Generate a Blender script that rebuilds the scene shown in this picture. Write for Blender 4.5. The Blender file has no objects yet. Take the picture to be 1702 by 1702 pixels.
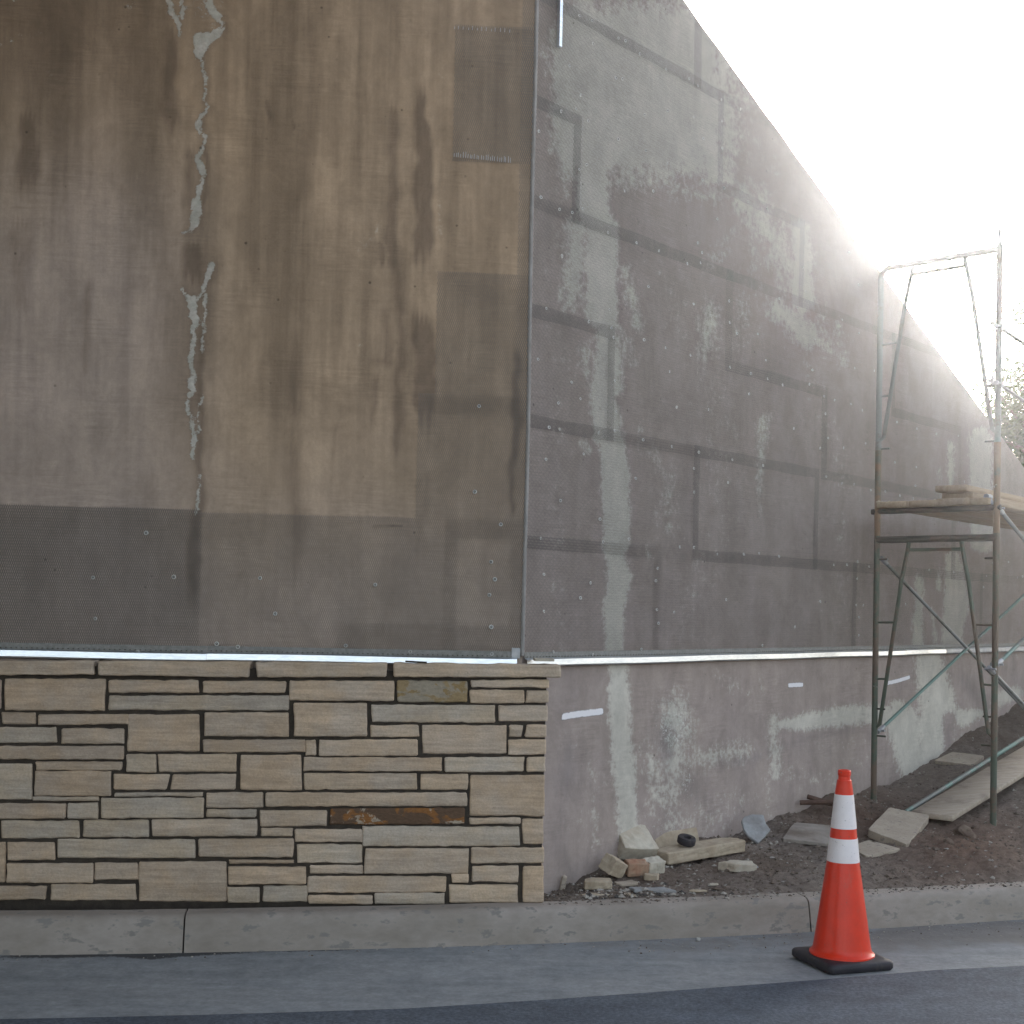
import bpy, bmesh, math, random
import numpy as np
from mathutils import Vector, Matrix, noise

# ------------------------------------------------------------------ camera
S = bpy.context.scene
F = 2150.0            # focal length in photo pixels (photo 1702 px wide)
EYE = 1.70
PITCH, ROLL = math.radians(1.4), 0.021
V0 = 957.0            # row of the optical axis
cam_d = bpy.data.cameras.new('camera'); cam = bpy.data.objects.new('camera', cam_d)
S.collection.objects.link(cam)
cam_d.sensor_width = 36.0; cam_d.lens = 36.0 * F / 1702.0
cam_d.shift_y = (V0 - 851.0) / 1702.0
cam_d.clip_start = 0.05; cam_d.clip_end = 3000.0
CAMM = Matrix.Translation((0, 0, EYE)) @ Matrix.Rotation(math.pi/2 + PITCH, 4, 'X') @ Matrix.Rotation(ROLL, 4, 'Z')
cam.matrix_world = CAMM
S.camera = cam
CR = CAMM.to_3x3()
def ray(u, v):
    return (CR @ Vector(((u - 851.0) / F, (V0 - v) / F, -1.0))).normalized()
ORG = Vector((0, 0, EYE))

# ------------------------------------------------------------------ world, sun, exposure
SUN_DIR = ray(1512, 418)
SUN_EL = math.asin(SUN_DIR.z); SUN_AZ = math.atan2(SUN_DIR.x, SUN_DIR.y)
w = bpy.data.worlds.new('World'); S.world = w; w.use_nodes = True
nt = w.node_tree; nt.nodes.clear()
out = nt.nodes.new('ShaderNodeOutputWorld'); bg = nt.nodes.new('ShaderNodeBackground')
sky = nt.nodes.new('ShaderNodeTexSky'); sky.sky_type = 'NISHITA'; sky.sun_disc = False
sky.sun_elevation = SUN_EL; sky.sun_rotation = SUN_AZ
sky.air_density = 1.0; sky.dust_density = 3.5; sky.ozone_density = 1.0
hs = nt.nodes.new('ShaderNodeHueSaturation'); hs.inputs['Saturation'].default_value = 0.55
nt.links.new(sky.outputs[0], hs.inputs['Color']); nt.links.new(hs.outputs[0], bg.inputs[0])
bg.inputs[1].default_value = 0.15
nt.links.new(bg.outputs[0], out.inputs[0])
sd = bpy.data.lights.new('sun', 'SUN'); sd.energy = 3.0; sd.angle = math.radians(0.5); sd.color = (1.0, 0.95, 0.88)
so = bpy.data.objects.new('sun', sd); S.collection.objects.link(so)
so.rotation_euler = (-SUN_DIR).to_track_quat('-Z', 'Y').to_euler()
so.location = (6, 20, 12)
S.view_settings.view_transform = 'Standard'; S.view_settings.look = 'None'
S.view_settings.gamma = 1.0; S.view_settings.use_curve_mapping = False
S.view_settings.exposure = 1.9
S.render.engine = 'CYCLES'
S.cycles.use_denoising = True
S.cycles.max_bounces = 6; S.cycles.diffuse_bounces = 3; S.cycles.transparent_max_bounces = 12
S.cycles.volume_bounces = 0; S.cycles.caustics_reflective = False; S.cycles.caustics_refractive = False

HAZE = 0.0013
# ------------------------------------------------------------------ helpers
C = S.collection
rng = random.Random(7)
def tag(o, label=None, cat=None, group=None, kind=None):
    if label: o['label'] = label
    if cat: o['category'] = cat
    if group: o['group'] = group
    if kind: o['kind'] = kind
    return o
def empty(name, label, cat, mat=None, group=None):
    o = bpy.data.objects.new(name, None); C.objects.link(o); o.empty_display_size = 0.1
    if mat is not None: o.matrix_world = mat
    return tag(o, label, cat, group)
def link(name, me, mats, parent=None, mat=None):
    o = bpy.data.objects.new(name, me); C.objects.link(o)
    if not isinstance(mats, (list, tuple)): mats = [mats]
    if len(me.materials) == 0:
        for m in mats: me.materials.append(m)
    if parent is not None: o.parent = parent
    if mat is not None: o.matrix_local = mat
    return o
def mesh(name, verts, faces, smooth=False):
    me = bpy.data.meshes.new(name); me.from_pydata([tuple(v) for v in verts], [], faces); me.update()
    if smooth: me.polygons.foreach_set('use_smooth', [True] * len(me.polygons))
    return me
class MB:
    """collects shapes of one part"""
    def __init__(s): s.v = []; s.f = []
    def add(s, vs, fs):
        b = len(s.v); s.v += [Vector(v) for v in vs]; s.f += [tuple(b + i for i in f) for f in fs]
    def tube(s, p, q, r, n=12, r2=None, cap=True):
        p, q = Vector(p), Vector(q); d = (q - p).normalized(); r2 = r if r2 is None else r2
        a = d.orthogonal().normalized(); b = d.cross(a)
        vs = []
        for c, rr in ((p, r), (q, r2)):
            for i in range(n):
                t = 2*math.pi*i/n; vs.append(c + a*math.cos(t)*rr + b*math.sin(t)*rr)
        fs = [(i, (i+1) % n, n + (i+1) % n, n + i) for i in range(n)]
        if cap: fs += [tuple(range(n-1, -1, -1)), tuple(range(n, 2*n))]
        s.add(vs, fs)
    def path(s, pts, r, n=12):
        pts = [Vector(p) for p in pts]; k = len(pts); vs = []; a = None
        for i, p in enumerate(pts):
            d = (pts[min(i+1, k-1)] - pts[max(i-1, 0)]).normalized()
            a = d.orthogonal().normalized() if a is None else (a - d*a.dot(d)).normalized()
            b = d.cross(a)
            for j in range(n):
                t = 2*math.pi*j/n; vs.append(p + (a*math.cos(t) + b*math.sin(t))*r)
        fs = [(i*n + j, i*n + (j+1) % n, (i+1)*n + (j+1) % n, (i+1)*n + j) for i in range(k-1) for j in range(n)]
        fs += [tuple(range(n-1, -1, -1)), tuple(range((k-1)*n, k*n))]
        s.add(vs, fs)
    def box(s, c, sx, sy, sz, M=None):
        vs = [Vector((x*sx/2, y*sy/2, z*sz/2)) for x in (-1, 1) for y in (-1, 1) for z in (-1, 1)]
        if M is not None: vs = [M @ v for v in vs]
        vs = [v + Vector(c) for v in vs]
        s.add(vs, [(0,1,3,2),(4,6,7,5),(0,4,5,1),(2,3,7,6),(0,2,6,4),(1,5,7,3)])
    def me(s, name, smooth=False): return mesh(name, s.v, s.f, smooth)
    def build(s, name, m, parent=None, smooth=True, mat=None):
        me = s.me(name, smooth)
        if smooth:
            try: me.set_sharp_from_angle(angle=math.radians(40))
            except Exception: pass
        return link(name, me, m, parent, mat)
def lathe(prof, n=48):
    vs, fs = [], []
    for r, z in prof:
        for i in range(n):
            t = 2*math.pi*i/n; vs.append((r*math.cos(t), r*math.sin(t), z))
    for k in range(len(prof)-1):
        for i in range(n):
            fs.append((k*n+i, k*n+(i+1) % n, (k+1)*n+(i+1) % n, (k+1)*n+i))
    return vs, fs
def bev(me, w, seg=2):
    bm = bmesh.new(); bm.from_mesh(me)
    bmesh.ops.bevel(bm, geom=bm.edges[:], offset=w, segments=seg, affect='EDGES', profile=0.5)
    bm.to_mesh(me); bm.free()
    me.polygons.foreach_set('use_smooth', [True]*len(me.polygons))
    try: me.set_sharp_from_angle(angle=math.radians(50))
    except Exception: pass
    return me

# back-projection of a photo pixel onto real planes of the place
def on_z(u, v, z=0.0):
    r = ray(u, v); return ORG + r * ((z - EYE) / r.z)
def on_plane(u, v, p, n):
    r = ray(u, v); return ORG + r * ((Vector(p) - ORG).dot(n) / r.dot(n))
def project(P):
    P = np.asarray(P, float) - np.array(ORG)
    q = P @ np.array(CR)           # world -> camera (R^T p)
    return 851.0 + F * q[:, 0] / -q[:, 2], V0 - F * q[:, 1] / -q[:, 2]

# ------------------------------------------------------------------ materials
class NT:
    def __init__(s, name):
        s.m = bpy.data.materials.new(name); s.m.use_nodes = True; s.t = s.m.node_tree; s.t.nodes.clear()
        s.out = s.t.nodes.new('ShaderNodeOutputMaterial'); s.b = s.t.nodes.new('ShaderNodeBsdfPrincipled')
        s.t.links.new(s.b.outputs[0], s.out.inputs[0])
    def n(s, typ, **k):
        nd = s.t.nodes.new(typ)
        for a, b in k.items(): setattr(nd, a, b)
        return nd
    def set(s, sock, val):
        if hasattr(val, 'is_output') or isinstance(val, bpy.types.NodeSocket): s.t.links.new(val, sock)
        elif isinstance(val, (tuple, list)) and len(val) == 3 and sock.type == 'RGBA': sock.default_value = (*val, 1)
        else: sock.default_value = val
    def math(s, op, a, b=0.0, c=None, clamp=False):
        nd = s.n('ShaderNodeMath', operation=op); nd.use_clamp = clamp
        s.set(nd.inputs[0], a); s.set(nd.inputs[1], b)
        if c is not None: s.set(nd.inputs[2], c)
        return nd.outputs[0]
    def mix(s, f, a, b, mode='MIX'):
        nd = s.n('ShaderNodeMix', data_type='RGBA', blend_type=mode)
        s.set(nd.inputs[0], f); s.set(nd.inputs[6], a); s.set(nd.inputs[7], b); return nd.outputs[2]
    def coord(s, scale=(1, 1, 1), loc=(0, 0, 0), rnd=False):
        tc = s.n('ShaderNodeTexCoord'); mp = s.n('ShaderNodeMapping')
        s.t.links.new(tc.outputs['Object'], mp.inputs[0]); mp.inputs['Scale'].default_value = scale; mp.inputs['Location'].default_value = loc
        if rnd:
            oi = s.n('ShaderNodeObjectInfo'); cm = s.n('ShaderNodeCombineXYZ'); m = s.math('MULTIPLY', oi.outputs['Random'], 57.0)
            for i in range(3): s.t.links.new(m, cm.inputs[i])
            s.t.links.new(cm.outputs[0], mp.inputs['Location'])
        return mp.outputs[0]
    def noise(s, vec, scale=1.0, detail=4.0, rough=0.55, dist=0.0):
        nd = s.n('ShaderNodeTexNoise'); s.t.links.new(vec, nd.inputs['Vector'])
        nd.inputs['Scale'].default_value = scale; nd.inputs['Detail'].default_value = detail
        nd.inputs['Roughness'].default_value = rough; nd.inputs['Distortion'].default_value = dist
        return nd.outputs[0]
    def voro(s, vec, scale=1.0, feature='F1'):
        nd = s.n('ShaderNodeTexVoronoi', feature=feature); s.t.links.new(vec, nd.inputs['Vector']); nd.inputs['Scale'].default_value = scale
        return nd.outputs['Distance']
    def ramp(s, v, a, b, lo=0.0, hi=1.0):
        nd = s.n('ShaderNodeMapRange', interpolation_type='SMOOTHSTEP'); s.set(nd.inputs[0], v)
        nd.inputs[1].default_value = a; nd.inputs[2].default_value = b; nd.inputs[3].default_value = lo; nd.inputs[4].default_value = hi
        return nd.outputs[0]
    def attr(s, name):
        nd = s.n('ShaderNodeAttribute', attribute_name=name); sp = s.n('ShaderNodeSeparateColor')
        s.t.links.new(nd.outputs['Color'], sp.inputs[0]); return sp.outputs[0], sp.outputs[1], sp.outputs[2]
    def grey(s, v):
        nd = s.n('ShaderNodeCombineColor')
        for i in range(3): s.set(nd.inputs[i], v)
        return nd.outputs[0]
    def bump(s, h, strength=0.3, dist=0.01, nrm=None):
        nd = s.n('ShaderNodeBump'); s.set(nd.inputs['Height'], h); nd.inputs['Strength'].default_value = strength; nd.inputs['Distance'].default_value = dist
        if nrm is not None: s.t.links.new(nrm, nd.inputs['Normal'])
        return nd.outputs[0]
    def fin(s, col, rough=0.85, bump=None, metal=0.0, spec=None):
        s.set(s.b.inputs['Base Color'], col); s.set(s.b.inputs['Roughness'], rough); s.b.inputs['Metallic'].default_value = metal
        if spec is not None: s.b.inputs['Specular IOR Level'].default_value = spec
        if bump is not None: s.t.links.new(bump, s.b.inputs['Normal'])
        return s.m

def mat_concrete(name, base, brown, mauve, light, dark, depo, fray, pale=0.8):
    t = NT(name)
    r1, g1, b1 = t.attr('m1'); r2, g2, b2 = t.attr('m2')
    c = t.coord(); cs = t.coord((4.2, 4.2, 0.42)); cs2 = t.coord((17.0, 17.0, 1.1), (3, 1, 2))
    nb = t.noise(c, 1.6, 5, 0.6); nf = t.noise(c, 26.0, 6, 0.72); nm = t.noise(c, 7.0, 7, 0.75); nd = t.noise(c, 42.0, 8, 0.78, 0.5); nw = t.noise(c, 9.0, 5, 0.7)
    ns = t.noise(cs, 1.0, 4, 0.6); ns2 = t.noise(cs2, 1.0, 3, 0.6)
    col = t.mix(t.ramp(nb, 0.3, 0.7), base, mauve)
    col = t.mix(r2, col, brown); col = t.mix(g2, col, mauve)
    # vertical run-off streaks, strength given by m2.b
    st = t.math('ADD', t.math('MULTIPLY', t.ramp(ns, 0.36, 0.64), 0.75), t.math('MULTIPLY', t.ramp(ns2, 0.35, 0.7), 0.25))
    k = t.math('SUBTRACT', 1.0, t.math('MULTIPLY', st, b2))
    col = t.mix(1.0, col, t.grey(k), 'MULTIPLY')
    # pale patches, plus glare painted into the upper wing wall
    fr = t.math('ADD', t.math('MULTIPLY', t.math('SUBTRACT', nf, 0.5), fray), t.math('MULTIPLY', t.math('SUBTRACT', nm, 0.5), fray*0.8))
    f = t.ramp(t.math('ADD', r1, fr), 0.34, 0.66)
    col = t.mix(t.math('MULTIPLY', f, pale), col, light)
    # dark damp streaks and broad dark tone
    fz = t.math('MULTIPLY', t.math('SUBTRACT', t.noise(t.coord((7.0, 7.0, 1.0), (1, 6, 3)), 1.0, 6, 0.7), 0.5), 0.9)
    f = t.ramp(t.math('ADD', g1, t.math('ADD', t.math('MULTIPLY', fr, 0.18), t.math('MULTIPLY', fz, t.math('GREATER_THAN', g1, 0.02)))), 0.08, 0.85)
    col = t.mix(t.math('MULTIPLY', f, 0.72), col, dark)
    # white lime deposit
    f2 = t.ramp(t.math('ADD', b1, t.math('ADD', t.math('MULTIPLY', t.math('SUBTRACT', nd, 0.5), 1.8), t.math('MULTIPLY', t.math('SUBTRACT', nw, 0.5), 0.7))), 0.50, 0.72)
    col = t.mix(t.math('MULTIPLY', f2, t.ramp(t.noise(c, 30.0, 5, 0.75), 0.3, 0.65, 0.65, 1.0)), col, t.mix(t.ramp(nw, 0.35, 0.65), depo, (0.46, 0.455, 0.40)))
    # mottling + pits
    nh = t.noise(c, 95.0, 4, 0.8); mt = t.math('ADD', 0.40, t.math('MULTIPLY', t.math('ADD', t.math('ADD', nf, nh), t.math('ADD', nm, nb)), 0.31))
    col = t.mix(1.0, col, t.grey(mt), 'MULTIPLY')
    hr = t.noise(t.coord((5.0, 5.0, 60.0), (0, 0, 5)), 1.0, 5, 0.7, 0.8)
    hk = t.ramp(t.noise(t.coord((1, 1, 1), (9, 9, 9)), 3.0, 4, 0.6), 0.42, 0.62)
    col = t.mix(t.math('MULTIPLY', hk, 0.8), col, t.mix(1.0, col, t.grey(t.ramp(hr, 0.3, 0.7, 0.86, 1.10)), 'MULTIPLY'))
    bl = t.noise(t.coord((1, 1, 0.7), (5, 1, 8)), 4.2, 7, 0.72, 0.4)
    col = t.mix(1.0, col, t.grey(t.ramp(bl, 0.3, 0.7, 0.86, 1.12)), 'MULTIPLY')
    v = t.voro(t.coord((1, 1, 1), (4, 2, 7)), 9.0); vn = t.noise(c, 3.1, 2, 0.5)
    pit = t.math('MULTIPLY', t.ramp(v, 0.03, 0.09, 1.0, 0.0), t.ramp(vn, 0.48, 0.6))
    col = t.mix(t.math('MULTIPLY', pit, 0.6), col, (0.045, 0.035, 0.028))
    h = t.math('ADD', t.math('MULTIPLY', nf, 0.5), t.math('MULTIPLY', f2, 0.9))
    h = t.math('SUBTRACT', t.math('ADD', h, t.math('MULTIPLY', nb, 1.2)), t.math('MULTIPLY', pit, 0.8))
    return t.fin(col, 0.88, t.bump(h, 0.5, 0.006), spec=0.25)

def mat_simple(name, c1, c2, scale=10.0, rough=0.8, bumps=0.3, bd=0.004, stretch=(1, 1, 1), metal=0.0, c3=None, rnd=True, spec=0.3):
    t = NT(name); c = t.coord(stretch, rnd=rnd)
    n1 = t.noise(c, scale, 6, 0.62); n2 = t.noise(c, scale*4.3, 4, 0.6)
    col = t.mix(t.ramp(n1, 0.32, 0.68), c1, c2)
    if c3 is not None: col = t.mix(t.ramp(n2, 0.56, 0.66), col, c3)
    col = t.mix(1.0, col, t.grey(t.ramp(n2, 0.2, 0.8, 0.85, 1.1)), 'MULTIPLY')
    return t.fin(col, rough, t.bump(t.math('ADD', n1, t.math('MULTIPLY', n2, 0.6)), bumps, bd), metal, spec)

def _soften(p, m=(0.410, 0.338, 0.258)): return tuple(0.5*a + 0.5*b for a, b in zip(p, m))
def mat_stone():
    t = NT('ashlar_sandstone')
    oi = t.n('ShaderNodeObjectInfo')
    c = t.coord((3.0, 3.0, 3.0), rnd=True); cl = t.coord((2.2, 2.2, 26.0), rnd=True)
    nb = t.noise(c, 1.5, 5, 0.6); nl = t.noise(cl, 1.0, 5, 0.65, 0.4); nf = t.noise(c, 30.0, 5, 0.7)
    col = oi.outputs['Color']
    warm = t.mix(1.0, col, (1.04, 0.95, 0.86), 'MULTIPLY'); cool = t.mix(1.0, col, (1.0, 0.985, 1.0), 'MULTIPLY')
    col = t.mix(t.ramp(nb, 0.35, 0.65), cool, warm)
    nv_ = t.noise(t.coord((4.0, 4.0, 60.0), rnd=True), 1.0, 4, 0.7, 0.2)
    col = t.mix(1.0, col, t.grey(t.ramp(nl, 0.25, 0.75, 0.82, 1.10)), 'MULTIPLY'); col = t.mix(1.0, col, t.grey(t.ramp(nv_, 0.3, 0.7, 0.90, 1.06)), 'MULTIPLY'); nq = t.noise(t.coord((1.0, 1.0, 1.6), rnd=True), 9.0, 6, 0.7, 0.5); col = t.mix(1.0, col, t.grey(t.ramp(nq, 0.3, 0.7, 0.92, 1.08)), 'MULTIPLY')
    sp = t.ramp(t.noise(c, 13.0, 5, 0.75), 0.66, 0.72)
    col = t.mix(t.math('MULTIPLY', sp, 0.5), col, (0.10, 0.06, 0.04))
    col = t.mix(1.0, col, t.grey(t.ramp(nf, 0.3, 0.7, 0.88, 1.08)), 'MULTIPLY')
    h = t.math('ADD', t.math('MULTIPLY', nl, 0.8), t.math('ADD', t.math('MULTIPLY', nf, 0.35), nb))
    return t.fin(col, 0.85, t.bump(h, 0.65, 0.010), spec=0.25)
def mat_rusty_stone(name, c1, c2, c3):
    t = NT(name); c = t.coord((5, 5, 9), (2, 0, 1)); n1 = t.noise(c, 1.0, 4, 0.6, 0.6); n2 = t.noise(c, 9.0, 5, 0.7)
    col = t.mix(t.ramp(n1, 0.44, 0.50), c1, c2); col = t.mix(t.ramp(t.noise(t.coord((4, 4, 7), (7, 3, 3)), 1.0, 5, 0.7, 0.8), 0.53, 0.57), col, c3)
    col = t.mix(1.0, col, t.grey(t.ramp(n2, 0.2, 0.8, 0.75, 1.15)), 'MULTIPLY')
    return t.fin(col, 0.85, t.bump(n2, 0.5, 0.006), spec=0.25)
def mat_lath(name='expanded_metal_lath', colr=(0.070, 0.064, 0.064)):
    t = NT(name)
    tc = t.n('ShaderNodeTexCoord'); sp = t.n('ShaderNodeSeparateXYZ'); t.t.links.new(tc.outputs['Object'], sp.inputs[0])
    x, z = sp.outputs[0], sp.outputs[2]
    a = t.math('ADD', t.math('DIVIDE', x, 0.011), t.math('DIVIDE', z, 0.030)); b = t.math('SUBTRACT', t.math('DIVIDE', x, 0.011), t.math('DIVIDE', z, 0.030))
    ma = t.math('LESS_THAN', t.math('PINGPONG', a, 0.5), 0.072); mb_ = t.math('LESS_THAN', t.math('PINGPONG', b, 0.5), 0.072)
    fac = t.math('MAXIMUM', ma, mb_)
    t.fin(colr, 0.55, metal=0.15)
    tr = t.n('ShaderNodeBsdfTransparent'); mx = t.n('ShaderNodeMixShader')
    t.t.links.new(fac, mx.inputs[0]); t.t.links.new(tr.outputs[0], mx.inputs[1]); t.t.links.new(t.b.outputs[0], mx.inputs[2])
    t.t.links.new(mx.outputs[0], t.out.inputs[0]); return t.m
def mat_chalk():
    t = NT('white_spray_paint'); c = t.coord()
    n1 = t.noise(c, 40.0, 5, 0.7); r, g, b = t.attr('edge')
    fac = t.ramp(t.math('ADD', r, t.math('MULTIPLY', t.math('SUBTRACT', n1, 0.5), 0.9)), 0.25, 0.75)
    t.fin((0.80, 0.78, 0.80), 0.8)
    tr = t.n('ShaderNodeBsdfTransparent'); mx = t.n('ShaderNodeMixShader')
    t.t.links.new(fac, mx.inputs[0]); t.t.links.new(tr.outputs[0], mx.inputs[1]); t.t.links.new(t.b.outputs[0], mx.inputs[2])
    t.t.links.new(mx.outputs[0], t.out.inputs[0]); return t.m
def mat_tubepaint(name, paint, rust, bias):
    t = NT(name); c = t.coord(); n1 = t.noise(c, 2.2, 5, 0.65); n2 = t.noise(c, 30.0, 5, 0.7)
    f = t.ramp(t.math('ADD', n1, t.math('MULTIPLY', t.math('SUBTRACT', n2, 0.5), 0.35)), bias-0.06, bias+0.06)
    col = t.mix(f, paint, rust)
    col = t.mix(t.ramp(t.noise(c, 14.0, 6, 0.75), 0.66, 0.70), col, (0.42, 0.40, 0.36))
    return t.fin(col, 0.55, t.bump(n2, 0.3, 0.002), 0.15, 0.4)
def mat_asphalt():
    t = NT('asphalt'); c = t.coord(); n1 = t.noise(c, 0.8, 5, 0.6); n2 = t.noise(c, 55.0, 5, 0.75); n3 = t.noise(t.coord((1.2, 6, 1)), 1.0, 5, 0.6)
    v = t.voro(c, 150.0)
    col = t.mix(t.ramp(n1, 0.3, 0.7), (0.084, 0.104, 0.134), (0.106, 0.127, 0.156))
    col = t.mix(1.0, col, t.grey(t.ramp(n3, 0.3, 0.7, 0.9, 1.1)), 'MULTIPLY'); n4 = t.noise(c, 9.0, 7, 0.75); col = t.mix(1.0, col, t.grey(t.ramp(n4, 0.3, 0.7, 0.82, 1.18)), 'MULTIPLY')
    col = t.mix(1.0, col, t.grey(t.ramp(n2, 0.3, 0.7, 0.60, 1.38)), 'MULTIPLY')
    col = t.mix(t.ramp(v, 0.0, 0.25, 0.5, 0.0), col, (0.24, 0.24, 0.24))
    return t.fin(col, 0.85, t.bump(t.math('ADD', n2, t.math('MULTIPLY', v, 0.5)), 0.6, 0.004), spec=0.3)
def mat_gutter():
    t = NT('gutter_concrete'); r, g, b = t.attr('m1'); c = t.coord(); n1 = t.noise(c, 2.0, 6, 0.65); n2 = t.noise(c, 40.0, 6, 0.75); n3 = t.noise(t.coord((1.5, 9, 1)), 1.0, 5, 0.65)
    col = t.mix(t.ramp(n1, 0.3, 0.7), (0.222, 0.235, 0.245), (0.262, 0.270, 0.275))
    col = t.mix(1.0, col, t.grey(t.ramp(n3, 0.3, 0.7, 0.88, 1.08)), 'MULTIPLY')
    n4 = t.noise(c, 11.0, 7, 0.75); col = t.mix(1.0, col, t.grey(t.ramp(n4, 0.3, 0.7, 0.84, 1.14)), 'MULTIPLY')
    fr = t.math('ADD', t.math('MULTIPLY', t.math('SUBTRACT', n1, 0.5), 1.2), t.math('MULTIPLY', t.math('SUBTRACT', n2, 0.5), 0.8))
    col = t.mix(t.math('MULTIPLY', t.ramp(t.math('ADD', r, fr), 0.3, 0.8), 0.65), col, (0.13, 0.11, 0.095))   # washed-out soil
    col = t.mix(t.math('MULTIPLY', t.ramp(t.math('ADD', g, fr), 0.45, 0.65), 0.85), col, (0.03, 0.028, 0.028)) # black tar along the joint
    col = t.mix(1.0, col, t.grey(t.ramp(n2, 0.25, 0.75, 0.85, 1.12)), 'MULTIPLY')
    return t.fin(col, 0.85, t.bump(n2, 0.5, 0.003), spec=0.3)
def mat_dirt():
    t = NT('soil'); c = t.coord(); r, g, b = t.attr('m1')
    n1 = t.noise(c, 1.7, 6, 0.65); n2 = t.noise(c, 30.0, 7, 0.75); n3 = t.noise(c, 110.0, 4, 0.7); v = t.voro(c, 70.0)
    col = t.mix(t.ramp(n1, 0.35, 0.65), (0.172, 0.136, 0.110), (0.232, 0.195, 0.168))
    col = t.mix(r, col, (0.175, 0.105, 0.075)); col = t.mix(g, col, (0.075, 0.055, 0.042))
    col = t.mix(1.0, col, t.grey(t.ramp(n2, 0.2, 0.8, 0.65, 1.3)), 'MULTIPLY')
    col = t.mix(t.math('MULTIPLY', t.ramp(n3, 0.63, 0.68), 0.5), col, (0.34, 0.31, 0.27))
    h = t.math('ADD', t.math('MULTIPLY', n2, 1.0), t.math('MULTIPLY', n3, 0.4))
    return t.fin(col, 0.95, t.bump(h, 1.0, 0.022), spec=0.15)
def mat_plastic(name, col, rough=0.35, var=0.06, coat=0.0):
    t = NT(name); c = t.coord(); n = t.noise(c, 9.0, 5, 0.65); n2 = t.noise(c, 60.0, 4, 0.7)
    k = t.mix(1.0, col, t.grey(t.ramp(n, 0.3, 0.7, 1-var, 1+var)), 'MULTIPLY')
    k = t.mix(t.math('MULTIPLY', t.ramp(n2, 0.64, 0.70), 0.45), k, (0.12, 0.10, 0.09)); gz = t.noise(t.coord((1, 1, .35)), 14.0, 6, 0.75); k = t.mix(t.math('MULTIPLY', t.ramp(gz, 0.55, 0.75), 0.22), k, (0.25, 0.20, 0.17))
    t.fin(k, rough, t.bump(n2, 0.05, 0.001), spec=0.3); t.b.inputs['Coat Weight'].default_value = coat; t.b.inputs['Coat Roughness'].default_value = 0.15
    return t.m
def mat_wood(name, c1, c2, st=(2.0, 30.0, 30.0)):
    t = NT(name); cl = t.coord(st, rnd=True); c = t.coord(rnd=True)
    nl = t.noise(cl, 1.0, 5, 0.65, 0.6); nb = t.noise(c, 5.0, 5, 0.65)
    col = t.mix(t.ramp(nl, 0.3, 0.7), c1, c2); col = t.mix(t.math('MULTIPLY', t.ramp(nb, 0.5, 0.7), 0.45), col, (0.13, 0.11, 0.10))
    return t.fin(col, 0.85, t.bump(nl, 0.4, 0.002), spec=0.2)

M = {}
M['wallA'] = mat_concrete('stained_concrete', (0.43, 0.355, 0.285), (0.470, 0.345, 0.235), (0.435, 0.362, 0.325), (0.58, 0.52, 0.43), (0.145, 0.105, 0.078), (0.60, 0.57, 0.52), 0.85)
M['wallB'] = mat_concrete('patched_concrete', (0.365, 0.305, 0.262), (0.34, 0.27, 0.215), (0.35, 0.292, 0.27), (0.60, 0.585, 0.515), (0.18, 0.16, 0.16), (0.68, 0.67, 0.64), 1.0, 0.68)
M['lath'] = mat_lath(); M['lath_dull'] = mat_lath('dusty_metal_lath', (0.20, 0.175, 0.155))
M['stone'] = mat_stone()
M['stone_rust'] = mat_rusty_stone('rust_banded_sandstone', (0.26, 0.115, 0.038), (0.13, 0.08, 0.05), (0.40, 0.33, 0.25))
M['stone_ochre'] = mat_rusty_stone('ochre_sandstone', (0.33, 0.24, 0.13), (0.34, 0.29, 0.22), (0.30, 0.21, 0.10))
M['mortar'] = mat_simple('dark_mortar', (0.040, 0.032, 0.026), (0.060, 0.049, 0.038), 20, 0.95, 0.5, 0.006)
M['galv'] = mat_simple('galvanised_steel', (0.66, 0.70, 0.76), (0.78, 0.81, 0.85), 6, 0.30, 0.15, 0.002, (1, 6, 6), 0.95)
M['galvdull'] = mat_simple('dull_galvanised_steel', (0.30, 0.31, 0.33), (0.42, 0.43, 0.45), 9, 0.5, 0.2, 0.002, metal=0.6)
M['flange'] = mat_simple('perforated_flange', (0.20, 0.20, 0.19), (0.27, 0.27, 0.26), 60, 0.6, 0.3, 0.002, metal=0.3)
M['washer'] = mat_simple('washer_steel', (0.48, 0.48, 0.47), (0.66, 0.65, 0.62), 30, 0.45, 0.1, 0.001, metal=0.45)
M['bead'] = mat_simple('weathered_bead', (0.27, 0.255, 0.24), (0.34, 0.33, 0.32), 12, 0.7, 0.5, 0.003, (1, 1, .3), 0.1)
M['chalk'] = mat_chalk()
M['dry'] = mat_simple('dry_pale_earth', (0.30, 0.25, 0.19), (0.38, 0.33, 0.26), 0.2, 0.95, 0.1, 0.01); M['asphalt'] = mat_asphalt(); M['gutter'] = mat_gutter(); M['dirt'] = mat_dirt()
M['curb'] = mat_simple('curb_concrete', (0.275, 0.24, 0.205), (0.34, 0.30, 0.265), 2.5, 0.88, 0.4, 0.004, (1, 1, 2), c3=(0.20, 0.185, 0.17), rnd=False)
M['orange'] = mat_plastic('orange_pvc', (0.70, 0.034, 0.009), 0.33, 0.07, 0.08)
M['reflect'] = mat_plastic('white_reflective_sheet', (0.80, 0.74, 0.74), 0.38, 0.05, 0.2)
M['black'] = mat_plastic('black_rubber', (0.028, 0.026, 0.032), 0.5, 0.2)
M['tube'] = mat_tubepaint('worn_green_scaffold_paint', (0.075, 0.095, 0.070), (0.13, 0.095, 0.07), 0.50)
M['tube_rust'] = mat_tubepaint('rusted_scaffold_tube', (0.20, 0.125, 0.075), (0.115, 0.115, 0.085), 0.56)
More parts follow.
